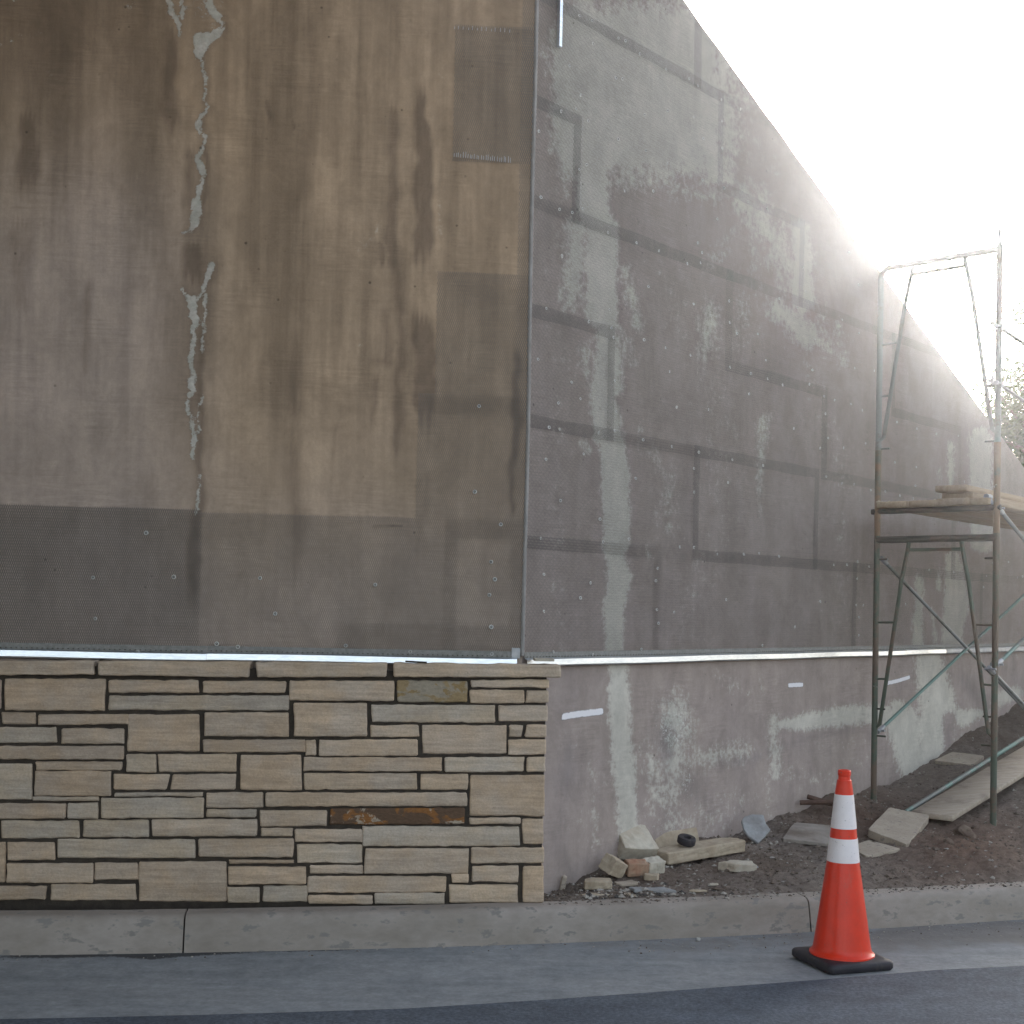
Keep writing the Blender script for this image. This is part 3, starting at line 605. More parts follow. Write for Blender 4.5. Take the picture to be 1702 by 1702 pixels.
# metal lath sheets -------------------------------------------------
lath_n = 0
def lath(parent, x0, x1, z0, z1, off, topf=None, wob=0.0, m='lath'):
    nx = max(3, int((x1-x0)/0.08)); nz = 5; vs, fs = [], []; ok = []
    for i in range(nx+1):
        x = x0 + (x1-x0)*i/nx; zt = z1 if topf is None else min(z1, float(topf(x)) - 0.015); ok.append(zt > z0 + 0.02)
        e = wob*math.sin(i*0.9 + z0*7)
        for j in range(nz+1):
            z = z0 + (max(zt, z0+0.001)-z0)*j/nz; vs.append((x, -off - 0.0025*math.sin(x*5+z*4), z + (e if j in (0, nz) else 0)))
    for i in range(nx):
        if ok[i] or ok[i+1]:
            for j in range(nz): a = i*(nz+1)+j; fs.append((a, a+nz+1, a+nz+2, a+1))
    if not fs: return
    return link('lath_sheet', mesh('lath_sheet', vs, fs, True), M[m], parent)
rows_y = [-190, -10, 170, 338, 519, 702, 902, 1084]
zrow = [onB(893, y)[1] for y in rows_y]; print('rows', [round(z, 2) for z in zrow])
cuts = {0: [(1040, -60)], 1: [(1158, 80)], 2: [(1195, 240)], 3: [(957, 280), (1330, 440)], 4: [(1210, 540)], 5: [(1013, 620), (1368, 720)], 6: [(1156, 820), (1354, 860)], 7: [(1090, 1000), (1418, 1010)]}
for k in range(1, 8):
    zlo, zhi = zrow[k] - (0.0 if k == 7 else 0.036), zrow[k-1] + 0.036
    cs_ = [onB(*c)[0] for c in cuts[k]]
    while cs_[-1] < SEND: cs_.append(cs_[-1] + 2.35)
    edges_ = [0.004] + cs_
    for i in range(len(edges_)-1):
        lath(wing, edges_[i] - (0.035 if i else 0), min(edges_[i+1] + 0.035, SEND), zlo, zhi, 0.006 + 0.004*((i + k*2) % 3), wall_top, 0.003)
def lathA(u0, v0, u1, v1, off, wob=0.002, m='lath_dull'):
    sa, za = onA(u0, v1); sb, zb_ = onA(u1, v0); lath(abut, sa, min(sb, -0.003), za, zb_, off, None, wob, m)
lathA(-500, 848, 336, 1086, 0.006, m='lath'); lathA(-500, 846, 330, 1086, 0.0095)
lathA(318, 862, 762, 1088, 0.010); lathA(735, 865, 900, 1090, 0.006); lathA(690, 661, 900, 893, 0.010); lathA(722, 458, 900, 689, 0.006)
lathA(752, 48, 900, 268, 0.006); lathA(846, -300, 900, 1090, 0.013); lathA(560, 1040, 866, 1090, 0.013)
# loose wire ends along the cut edge of the upper patch
b = MB()
for i in range(26):
    for (ua, va, ub, vb, hgt) in ((755, 262, 848, 272, 9), (755, 50, 850, 56, 7)):
        if hgt == 7 and i % 2: continue
        t = i/25; u = ua + (ub-ua)*t + rng.uniform(-1, 1); v = va + (vb-va)*t
        s_, z_ = onA(u, v); s2_, z2_ = onA(u+0.5, v - hgt*rng.uniform(0.6, 1.2))
        b.tube((s_, -0.014, z_), (s2_, -0.008, z2_), 0.0018, 4)
b.build('wire_end', M['washer'], abut)['kind'] = 'stuff'

# corner bead, flashing ---------------------------------------------
b = MB(); zc0 = onA(860, 1090)[1]
pts = [(0.004*math.sin(z*3), -0.004, z) for z in np.arange(zc0, ZTOP, 0.2)]
b.path(pts, 0.011, 8); b.build('corner_bead', M['bead'], wing)
def flashing(parent, x0, x1, z, zz=0.0, m='galv'):
    prof = [(-0.0165, 0.014), (-0.036, 0.006), (-0.0388, -0.024), (-0.034, -0.032), (-0.004, -0.030)]
    n = max(2, int((x1-x0)/0.15)); vs = []; fs = []; k = len(prof)
    for i in range(n+1):
        x = x0 + (x1-x0)*i/n; e = 0.0015*math.sin(x*4.1) ; g = 0.0018*math.sin(x*9.7+1)
        for j, (y, q) in enumerate(prof): vs.append((x, y + g*(j in (1, 2)), z + q + e))
    for i in range(n):
        for j in range(k-1): a = i*k+j; fs.append((a, a+k, a+k+1, a+1))
    return link('flashing_strip', mesh('flashing_strip', vs, fs, False), M[m], parent)
zA = onA(430, 1090)[1]; zB = onB(1200, 1090)[1]; print('flash', zA, zB, onB(900, 1100)[1], onB(1450, 1083)[1], onB(1690, 1073)[1])
def fl_piece(parent, x0, x1, z, m='galv'):
    o = flashing(parent, x0, x1, z, m=m)
    b = MB(); b.add([(x0, -0.0168, z+0.0135), (x1, -0.0168, z+0.0135), (x1, -0.0168, z+0.046), (x0, -0.0168, z+0.046)], [(0, 1, 2, 3)]); b.build('nailing_flange', M['flange'], o, False)
    # row of punched holes in the nailing flange: small dark dimples, one part
    b = MB(); x = x0 + 0.02
    while x < x1 - 0.02:
        b.box((x, -0.018, z + 0.020), 0.007, 0.002, 0.005); x += 0.026
    q = b.build('punched_hole', M['mortar'], o, False); q['kind'] = 'stuff'
    return o
fl_piece(abut, -6.0, onA(345, 1090)[0], zA, 'galv'); fl_piece(abut, onA(345, 1090)[0] + 0.001, -0.03, zA + 0.002)
e1 = onB(1500, 1080)[0]; e2 = onB(1566, 1078)[0]
fl_piece(wing, 0.0, e1, zB); fl_piece(wing, e1+0.001, e2, zB+0.002); fl_piece(wing, e2+0.001, 9.5, zB+0.004, 'galvdull')
b = MB(); s_, z_ = onB(924, 80); b.box((s_, -0.024, z_+0.9), 0.022, 0.020, 1.8); b.build('steel_strip', M['galv'], wing, False)
b = MB(); s_, z_ = onA(857, 1088); b.box((s_+0.0, -0.020, z_+0.008), 0.045, 0.004, 0.055); b.build('lath_patch', M['galvdull'], abut, False)

# nailed washers ------------------------------------------------------
def washer_mesh():
    v, f = lathe([(0.0125, 0.0), (0.0120, 0.004), (0.0065, 0.0045), (0.0060, 0.001), (0.003, 0.001), (0.003, 0.005), (0.0005, 0.006)], 10)
    return mesh('washer', [(x, -z, y) for x, y, z in v], [tuple(reversed(q)) for q in f], True)
wme = washer_mesh(); wme.materials.append(M['washer']); wme.materials.append(M['mortar'])
for p_ in wme.polygons:
    if 20 <= p_.index < 50: p_.material_index = 1
def washers(parent, pts, fn_, off, sc=1.0):
    for u, v in pts:
        s_, z_ = fn_(u, v); o = bpy.data.objects.new('washer', wme); C.objects.link(o); o.parent = parent
        o.matrix_local = Matrix.Translation((s_, -off, z_)) @ Matrix.Rotation(rng.uniform(-.25, .25), 4, 'X') @ Matrix.Rotation(rng.uniform(-.25, .25), 4, 'Z') @ Matrix.Scale(sc*rng.uniform(.75, 1.0), 4)
washers(abut, [(796,676),(789,818),(832,872),(816,934),(822,963),(813,989),(816,1042),(624,972),(458,1020),(433,961),(361,1070),(396,1075),(290,959),(244,886),(156,960),(160,1028),(575,1073),(682,1083),(817,1087),(497,1088),(40,1082),(230,1084)], onA, 0.017)
cB = []
def z3(o, k, l): cB.extend([(o[0]+x*k, o[1]+y*k) for x, y in l])
z3((850, 0), .2644, [(305,30),(410,105),(490,135),(655,245),(700,262),(495,280),(348,420),(790,345),(640,495),(680,500),(1100,500),(1155,545),(955,440),(1305,632),(1425,690),(1308,765),(1310,935),(418,603),(390,690),(295,705),(465,765),(655,880),(828,950),(965,1030),(1185,1135),(1320,1185),(1470,1270),(1590,1315),(820,725),(965,700),(1130,740),(1190,875),(410,1070),(455,1040),(430,1315),(285,1320),(365,1340),(168,1245),(770,1530),(875,1205),(695,1205),(1278,1380),(1155,1530),(1090,1660),(155,830),(300,1610),(590,1465),(910,1580)])
z3((850, 420), .2938, [(270,25),(760,195),(1015,292),(1217,275),(1220,397),(980,65),(1055,60),(1500,262),(1650,220),(1635,85),(1262,458),(1380,462),(182,318),(422,392),(540,325),(550,428),(562,482),(735,495),(857,540),(998,582),(1222,650),(1340,685),(1435,715),(1520,750),(1690,665),(135,605),(325,735),(375,828),(250,852),(570,725),(578,900),(880,675),(1330,800),(920,875),(1100,888),(1583,995),(1425,610),(198,990),(258,1000),(478,1020),(570,1008),(730,1060),(892,1098),(1045,1130),(1235,1172),(1410,1205),(393,1140),(180,1170),(688,1278),(1017,1222),(1018,1355),(1210,1300),(262,1403),(485,1508),(503,1637),(650,1620),(937,1665),(1017,1668)])
z3((850, 860), .2938, [(150,118),(168,322),(168,532),(432,370),(375,455),(812,288),(802,358),(808,522),(817,598),(905,535),(1200,465),(1150,208),(1300,208),(1387,203),(1500,220),(1588,620),(720,745),(222,760),(445,775)])
z3((1120, 400), .2233, [(190,92),(128,475),(765,435),(900,500),(1235,592),(1095,582),(1360,690),(1033,733),(1010,965),(1328,950),(1475,970),(990,1070),(1100,1160),(1178,1188),(1300,1217),(1385,1265),(1645,1352),(1130,1470),(1070,1545),(1245,1543),(875,1400),(1110,1290),(1410,1510),(1628,1650),(645,1675),(1285,90),(1357,330)])
z3((1160, 780), .19976, [(1047,62),(1178,118),(1278,125),(1420,175),(1540,185),(1660,220),(230,112),(1110,795),(1220,795),(1308,770),(1305,910),(1297,1130),(1355,1130),(1320,1230),(1318,1380),(998,1100),(785,1310),(1405,810),(515,1465)])
z3((1402, 640), .17626, [(480,350),(670,412),(855,462),(1062,480),(1195,515),(463,730),(665,775),(655,950),(1118,912),(510,1045),(635,1070),(235,992),(1065,1285),(1385,1675),(1535,1668)])
z3((1402, 900), .17626, [(110,190),(552,275),(785,268),(1018,290),(1328,325),(1300,430),(1620,340),(1668,330),(932,455),(563,590),(810,625),(1157,640)])
cB = [p for p in cB if p[0] > 884][:270]
washers(wing, cB, onB, 0.019, 0.8)
print('washers', len(cB))

# white spray marks ---------------------------------------------------
def spray(pts, wd, label=None):
    n = 24; vs, fs, ed = [], [], []
    P = [Vector(onB(u, v)) for u, v in pts]; tot = [0]
    for a, b2 in zip(P[:-1], P[1:]): tot.append(tot[-1] + (b2-a).length)
    for i in range(n+1):
        d = tot[-1]*i/n; k = max(0, min(len(P)-2, next((j for j in range(len(tot)-1) if tot[j+1] >= d), len(P)-2)))
        t = (d-tot[k])/max(tot[k+1]-tot[k], 1e-6); c = P[k].lerp(P[k+1], t); di = (P[k+1]-P[k]).normalized(); no = Vector((-di.y, di.x))
        for j in range(7):
            q = (j-3)/3; pp = c + no*q*wd/2; vs.append((pp.x, -0.0025, pp.y)); e = min(1.0, (1-abs(q))*1.6)*min(1.0, min(i, n-i)/n*18); ed.append(e)
    for i in range(n):
        for j in range(6): a = i*7+j; fs.append((a, a+7, a+8, a+1))
    me = mesh('paint_mark', vs, fs, True); e = np.array(ed); setattr_col(me, 'edge', e, e, e)
    o = link('paint_mark', me, M['chalk'], wing); o['label'] = label; return o
spray([(931,1192),(960,1187),(1004,1182)], 0.052, 'long white spray dash on the bare concrete beside the stone facing')
spray([(1309,1139),(1335,1138)], 0.044, 'short white spray dash below the steel flashing')
spray([(1472,1136),(1490,1132),(1513,1125)], 0.045, 'curved white spray dash behind the scaffold strut')

# ------------------------------------------------------------------ stone facing
MV = wall_matrix(Vector((VR.x, VR.y, 0)), dA, nA)
def onV(u, v):
    p = on_plane(u, v, VR, nA); return (p - VR).dot(dA), p.z
facing = empty('stone_facing', 'low ashlar stone facing of tan sandstone with dark mortar joints', 'wall', MV)
b = MB(); s0, zt = onV(-900, 1105); sr = onV(904, 1400)[0]; sR = onV(910, 1130)[0]; zt = onV(400, 1112)[1]
zb0 = CURB_H - 0.10
b.add([(s0-3, 0.010, zb0), (sr-0.012, 0.010, zb0), (sr-0.012, 0.110, zb0), (s0-3, 0.110, zb0), (s0-3, 0.010, zt), (sR-0.004, 0.010, zt), (sR-0.004, 0.110, zt), (s0-3, 0.110, zt)],
      [(0,1,2,3),(4,7,6,5),(0,4,5,1),(1,5,6,2),(2,6,7,3),(3,7,4,0)])
b.build('mortar_bed', M['mortar'], facing, False)
k1, k2 = 480/1702.0, 480/1702.0
def q1(x0, y0, x1, y1): return [(x0*k1, 1040+y0*k1), (x1*k1, 1040+y0*k1), (x1*k1, 1040+y1*k1), (x0*k1, 1040+y1*k1)]
def q2(x0, y0, x1, y1): return [(460+x*k1, 1040+y*k1) for x, y in ((x0,y0),(x1,y0),(x1,y1),(x0,y1))]
OFF2 = 460/k1
def stone(quad, col, cap=False, mat='stone', end=False, proud=None, lab=None):
    P = [Vector(onV(u, v)) for u, v in quad]           # clockwise from top-left
    g_ = 0.0010; P = [P[0]+Vector((-g_, g_)), P[1]+Vector((g_ if not end else 0, g_)), P[2]+Vector((g_ if not end else 0, -g_)), P[3]+Vector((-g_, -g_))]
    cx = sum((p.x for p in P))/4; cz = sum((p.y for p in P))/4
    ring = []
    for i in range(4):
        a, b2 = P[i], P[(i+1) % 4]; ln = (b2-a).length; n = max(2, int(ln/0.034)); di = (b2-a).normalized(); no = Vector((di.y, -di.x)); ph = rng.uniform(0, 6)
        for j in range(n):
            t = j/n; j1 = noise.noise(Vector((ph*9 + t*ln*22, ph, 0)))*0.0050 + rng.uniform(-.0010, .0010)
            p = a.lerp(b2, t) + no*(j1 if j else 0)
            if j == 0:    # clip the corner a little
                pr = P[(i-1) % 4]; c = rng.uniform(0.002, 0.007); ring.append(a + (pr-a).normalized()*c); ring.append(a + di*c*rng.uniform(.6, 1.4)); continue
            ring.append(p)
    hw = max(abs(p.x-cx) for p in P); hh = max(abs(p.y-cz) for p in P)
    if proud is None: proud = rng.uniform(-0.003, 0.011)
    ty, tx = rng.uniform(-.012, .012), rng.uniform(-.03, .03)
    back = 0.030; vs, fs = [], []; n = len(ring)
    def yf(p): return -proud + (p.x-cx)*ty + (p.y-cz)*tx
    lv = [(0.0, back), (0.0, None, 0.007), (0.0045, None, 0.0015), (0.010, None, 0.0)]
    for L_ in lv:
        for p in ring:
            fx = max(0.2, 1 - L_[0]/hw); fz = max(0.2, 1 - L_[0]/hh); q = Vector((cx+(p.x-cx)*fx, cz+(p.y-cz)*fz))
            y = back if len(L_) == 2 else yf(q) + L_[2] + rng.uniform(-.0008, .0008)
            if cap and len(L_) > 2: y -= 0.022
            vs.append((q.x, y, q.y))
    for r in range(3):
        for i in range(n): fs.append((r*n+i, r*n+(i+1) % n, (r+1)*n+(i+1) % n, (r+1)*n+i))
    if cap: # top surface is the upper ring side; close the back to the wall
        for i in range(n): vs[i] = (vs[i][0], 0.112, vs[i][2])
    vs.append((cx, yf(Vector((cx, cz))) - 0.002 - (0.022 if cap else 0), cz))
    for i in range(n): fs.append((3*n+i, 3*n+(i+1) % n, 4*n))
    if end:
        for i in range(n): vs[i] = (vs[i][0], 0.112, vs[i][2])
    me = mesh('stone', vs, fs, False)
    bm = bmesh.new(); bm.from_mesh(me); bmesh.ops.recalc_face_normals(bm, faces=bm.faces[:]); bm.to_mesh(me); bm.free()
    o = link('capstone' if cap else 'stone', me, M[mat], facing); o.color = (*col, 1)
    if lab: o['label'] = lab
    return o
pal = [(0.42,0.345,0.27), (0.41,0.345,0.275), (0.385,0.35,0.295), (0.415,0.33,0.25), (0.36,0.33,0.28), (0.45,0.38,0.30), (0.36,0.29,0.225)]
pal = [tuple(1.20*q for q in _soften(p)) for p in pal]
# (x0,y0,x1,y1) in crop pixels, tone 0..6
S1 = [(-300,320,5,490,0),(25,315,618,500,3),(640,320,1172,395,6),(1200,325,OFF2+52,395,0),(640,412,OFF2+72,498,4),(-300,515,-8,580,2),(10,512,210,580,6),(232,525,755,582,6),(-300,598,332,690,4),(358,605,730,695,0),(-300,712,728,788,6),
 (752,525,1172,740,3),(1202,515,OFF2+70,652,0),(1198,675,OFF2+165,745,6),(-300,812,188,1025,2),(212,803,718,852,0),(208,858,655,1000,6),(745,757,915,862,2),(932,757,1392,860,1),
 (1418,762,OFF2+145,968,3),(188,1008,582,1030,2),(672,985,1193,1005,2),(1215,985,1552,1072,1),(1570,985,OFF2+1118,1066,0),(-300,1050,388,1135,6),(403,1045,572,1138,4),(598,1015,1198,1132,2),(1218,1085,1510,1128,4),
 (1535,1090,OFF2+292,1183,0),(-300,1155,-12,1250,4),(6,1152,463,1252,4),(487,1148,875,1245,2),(895,1142,1512,1240,1),(1538,1195,OFF2+90,1240,1),(-300,1275,25,1510,6),(48,1278,320,1378,6),(340,1260,1150,1368,4),(1170,1255,OFF2+98,1362,0),
 (42,1402,545,1515,0),(558,1400,812,1500,3),(820,1390,1335,1625,3),(1350,1380,OFF2+105,1402,6),(1350,1420,OFF2+168,1523,3),(-300,1535,272,1615,6),(298,1525,800,1618,0),(1340,1540,1530,1632,4),(1550,1535,OFF2+175,1630,2)]
S2_ = [(72,325,695,440,0),(1145,320,1605,365,5),(1138,380,1455,452,1),(1470,385,1603,452,5),(98,458,530,650,0),(562,468,1290,568,4),(1308,470,1598,565,1),(555,585,840,655,0),(858,588,1350,752,3),
 (172,675,230,762,1),(252,672,832,765,0),(1362,672,1588,758,0),(160,778,972,855,3),(990,775,1458,860,2),(1475,775,1585,860,5),(160,872,825,965,1),(845,875,1128,965,0),(1138,880,1580,1120,3),
 (1135,1133,1440,1170,0),(1450,1138,1572,1285,3),(108,1200,500,1275,0),(508,1185,1430,1298,4),(122,1292,500,1400,2),(520,1312,1128,1458,0),(1145,1308,1576,1400,0),(190,1412,508,1462,0),(180,1478,998,1572,0),(1030,1460,1128,1512,0),
 (1148,1418,1425,1510,0),(1450,1418,1573,1630,3),(1020,1530,1425,1632,5),(187,1590,568,1640,0),(578,1580,988,1640,2)]
for x0, y0, x1, y1, c in S1:
    q = q1(x0, y0, x1, y1); j = lambda: rng.uniform(-1.2, 1.2)
    q = [(u + j()*1.2, v + j()*0.6) for u, v in q]; kk = rng.uniform(.92, 1.04); stone(q, [k*kk for k in pal[c]])
for x0, y0, x1, y1, c in S2_:
    q = q2(x0, y0, x1, y1); e = x1 > 1560; j = lambda: rng.uniform(-1.2, 1.2)
    q = [(u + (0 if e and i in (1, 2) else j()*1.2), v + j()*0.6) for i, (u, v) in enumerate(q)]; kk = rng.uniform(.98, 1.14); stone(q, [k*kk for k in pal[c]], end=e)
def qq(o, pts): return [(o + x*k1, 1040 + y*k1) for x, y in pts]
stone(qq(0, [(668,875),(1000,878),(978,968),(668,966)]), pal[3]); stone(qq(0, [(1018,878),(1390,875),(1386,966),(1003,966)]), pal[3])
stone(qq(460, [(1370,585),(1452,590),(1440,655),(1370,655)]), pal[1]); stone(qq(460, [(1475,585),(1590,585),(1590,657),(1460,656)]), pal[0], end=True)
stone(qq(460, [(710,322),(1122,328),(1122,450),(712,448)]), (.3,.3,.3), mat='stone_ochre', lab='ochre stained stone in the top course')
stone(qq(460, [(318,1078),(1110,1075),(1105,1168),(312,1172)]), (.3,.3,.3), mat='stone_rust', lab='dark rust brown banded stone near the middle of the facing')
for q, c in [(q1(-900, 207, -320, 288), 1), (q1(-300, 207, 560, 288), 0), (qq(0, [(585,210),(1478,212),(1468,302),(588,290)]), 1), (qq(0, [(1508,214),(OFF2+650,220),(OFF2+645,300),(1520,302)]), 1), (qq(460, [(688,220),(1668,232),(1672,303),(690,300)]), 5)]:
    stone(q, pal[c], cap=True, proud=0.004)
b = MB(); s_, z_ = onV(905, 1098); b.box((s_, 0.05, z_+0.003), 0.10, 0.13, 0.012); b.build('mortar_chip', M['pale_block'], facing, False)
b = MB(); s_, z_ = onV(690, 1100); b.tube((s_-0.05, -0.012, z_+0.002), (s_+0.06, -0.022, z_-0.002), 0.005, 6); b.build('bent_tie', M['mortar'], facing)
# the facing goes on beyond the left edge of the picture: coarse repeats of the same courses
zlo, zhi = onV(0, 1495)[1] + 0.004, onV(0, 1125)[1]; xL = onV(-300*k1, 1300)[0] - 0.012; z = zlo; r2 = random.Random(3)
while z < zhi - 0.03:
    h = min(r2.choice([.06, .075, .09, .12, .15]), zhi - z); x = xL
    if zhi - z - h < 0.05: h = zhi - z
    while x > xL - 3.0:
        wd = r2.uniform(.22, .62); f = lambda a, c: (a, c)
        col = r2.choice(pal); P = [(x-wd+.006, z+h-.005), (x-.006, z+h-.005), (x-.006, z+.005), (x-wd+.006, z+.005)]
        y0_ = -r2.uniform(-.001, .006); vs = [(a, .03, c) for a, c in P] + [(a, y0_+.005, c) for a, c in P] + [(a + (.006 if i in (0, 3) else -.006), y0_, c + (-.005 if i < 2 else .005)) for i, (a, c) in enumerate(P)]
        fs = [(r*4+i, r*4+(i+1) % 4, (r+1)*4+(i+1) % 4, (r+1)*4+i) for r in range(2) for i in range(4)] + [(8, 9, 10, 11)]
        o = link('stone', mesh('stone', vs, fs), M['stone'], facing); o.color = (*col, 1); x -= wd
    z += h

# ------------------------------------------------------------------ ground, road, gutter, kerb
b = MB(); b.add([(-400,-300,-0.06),(400,-300,-0.06),(400,600,-0.06),(-400,600,-0.06)], [(0,1,2,3)])
tag(b.build('ground', M['dry'], None, False), kind='structure')
GW = 0.62
gx = np.concatenate([np.linspace(-60, -3.2, 40)[:-1], np.linspace(-3.2, 3.8, 160), np.linspace(3.8, 40, 40)[1:]])
def normal_curb(x):
    d = (curb_y(x+0.01)-curb_y(x-0.01))/0.02; n = np.stack([d, -np.ones_like(d)], -1); return n/np.linalg.norm(n, axis=-1, keepdims=True)   # toward the road
gy = curb_y(gx); N2 = normal_curb(gx)
edge_px = [(0,1698),(600,1682),(1100,1648),(1480,1618),(1702,1607)]
ge = np.array([on_z(u, v, 0.0)[:2] for u, v in edge_px]); print('gutter width', (curb_y(ge[:,0]) - ge[:,1]).round(2))
gwid = np.interp(gx, ge[:,0], curb_y(ge[:,0]) - ge[:,1])
nu = 46; P = []; 
for i in range(len(gx)):
    for j in range(nu+1):
        t = j/nu; d = -0.03 + (gwid[i]+0.03)*t; P.append((gx[i] + N2[i,0]*d, gy[i] + N2[i,1]*d, 0.004 - 0.012*math.sin(math.pi*min(1, t*1.2))*0.5))
P = np.array(P); U, V = project(P)
soil = 0.62*m_line(U, V, [(900,1572),(1200,1562),(1400,1555),(1702,1545)], [8, 30, 44, 40], 26) + 0.30*m_line(U, V, [(0,1600),(900,1575)], 14, 16)
soil = np.clip(soil + 0.35*m_line(U, V, [(1000,1600),(1480,1580),(1702,1570)], 30, 26) + .4*m_line(U, V, [(1480,1556),(1702,1545)], 26, 16), 0, 1)
tar = 1.0*m_line(U, V, [(-300,1591),(0,1590),(180,1588),(250,1588),(310,1585),(450,1580),(600,1577)], [4, 4, 6, 16, 12, 7, 3], 6) + .45*m_line(U, V, [(900,1573),(1010,1569)], [6, 3], 5)
me = grid_mesh('gutter', P, len(gx), nu+1); setattr_col(me, 'm1', soil, np.clip(tar, 0, 1), tar*0)
tag(link('gutter', me, M['gutter']), kind='structure')
P = []; 
for i in range(len(gx)):
    for d, z in ((gwid[i]+0.0, 0.010), (gwid[i]+0.004, 0.014), (gwid[i]+2.0, 0.03), (gwid[i]+5.0, 0.05), (gwid[i]+10.0, 0.03)):
        P.append((gx[i] + N2[i,0]*d if d < 3 else gx[i], gy[i] + N2[i,1]*d if d < 3 else gy[i]-d, z))
tag(link('road', grid_mesh('road', np.array(P), len(gx), 5), M['asphalt']), kind='structure')
curb = bpy.data.objects.new('curb', None); C.objects.link(curb); tag(curb, kind='structure')
jx = [-9.0] + [on_z(304, 1585)[0]-3.05*k for k in (2, 1)] + [on_z(304, 1585)[0], on_z(1347, 1549)[0], on_z(1347, 1549)[0]+3.0, 9.0, 13.0]
prof = [(-0.006, -0.02), (0.0, 0.015), (0.018, 0.10), (0.026, 0.140), (0.036, 0.160), (0.055, 0.172), (0.085, CURB_H), (0.17, CURB_H), (0.17, -0.03)]
for a, b2 in zip(jx[:-1], jx[1:]):
    xs_ = np.linspace(a + 0.004, b2 - 0.004, max(3, int((b2-a)/0.05))); ys_ = curb_y(xs_); nn = normal_curb(xs_); vs = []; k = len(prof)
    for x, y, n_ in zip(xs_, ys_, nn):
        for d, z in prof:
            wv = 0.0022*noise.noise(Vector((x*6, d*30, z*14))) + 0.003*noise.noise(Vector((x*1.3, 3, z*4)))
            vs.append((x - n_[0]*(d + wv), y - n_[1]*(d + wv), z + wv*0.5))
    m_ = len(xs_); fs = [(i*k+j, i*k+j+1, (i+1)*k+j+1, (i+1)*k+j) for i in range(m_-1) for j in range(k-1)] + [tuple(range(k)), tuple(range((m_-1)*k+k-1, (m_-1)*k-1, -1))]
    me = mesh('curb_segment', vs, fs, True)
    try: me.set_sharp_from_angle(angle=math.radians(50))
    except Exception: pass
    link('curb_segment', me, M['curb'], curb)

# soil between kerb and wing wall
gx2 = np.concatenate([np.arange(Ccor.x-0.05, 4.6, 0.022), np.linspace(4.65, 12, 60)]); nv = 150
X3, T3 = np.meshgrid(gx2, np.linspace(0, 1, nv), indexing='ij')
yc = curb_y(X3) + CURB_W - 0.03; yw = Ccor.y + (X3-Ccor.x)/dB.x*dB.y + 0.03; yw = np.maximum(yw, yc+0.12); Y3 = yc + (yw-yc)*T3**1.15
Z3 = H(X3, Y3)
sm = np.clip((Y3-yc)/0.15, 0, 1)
fb = np.array([noise.fractal(Vector((x*2.2, y*2.2, 0)), 0.9, 2.1, 6) for x, y in zip(X3.ravel(), Y3.ravel())]).reshape(X3.shape)
fb2 = np.array([noise.fractal(Vector((x*14, y*14, 5)), 0.8, 2.1, 4) for x, y in zip(X3.ravel(), Y3.ravel())]).reshape(X3.shape)
Z3 = Z3 + sm*(0.030*fb + 0.016*fb2) - 0.012*(1-sm)
P = np.stack([X3.ravel(), Y3.ravel(), Z3.ravel()], 1); U, V = project(P)
red = np.clip(.8*m_blob(U, V, 1600, 1405, 110, 50, .9) + .7*m_blob(U, V, 1420, 1350, 80, 30, .9) + .25*m_blob(U, V, 1140, 1450, 120, 30, 1), 0, 1)
drk = np.clip(.9*m_line(U, V, [(905,1475),(960,1462),(990,1448)], [20, 24, 10], 16) + .7*m_line(U, V, [(1450,1345),(1520,1350)], 20, 20) + .6*m_blob(U, V, 1690, 1210, 60, 50, .8), 0, 1)
me = grid_mesh('soil', P, *X3.shape); setattr_col(me, 'm1', red, drk, red*0); tag(link('soil', me, M['dirt']), kind='structure')
Zs = Z3; 
def soil_z(x, y):
    i = int(np.clip(np.searchsorted(gx2, x)-1, 0, len(gx2)-1)); j = int(np.clip(np.searchsorted(Y3[i], y)-1, 0, nv-1)); return float(Z3[i, j])
# land behind the walls (backfill)
vs, fs = [], []
nb_ = 30
for i in range(nb_+1):
    s = SEND*1.6*i/nb_; zt = max(float(wall_top(s)) - 0.12, 0.6); p = Ccor + dB*s
    for d in (0.38, 3.0, 10.0, 30.0): q = p - nB*d; vs.append((q.x, q.y, zt - 0.02*d))
for i in range(nb_):
    for j in range(3): a = i*4+j; fs.append((a, a+4, a+5, a+1))
tag(link('embankment', mesh('embankment', vs, fs, True), M['dirt']), kind='structure')

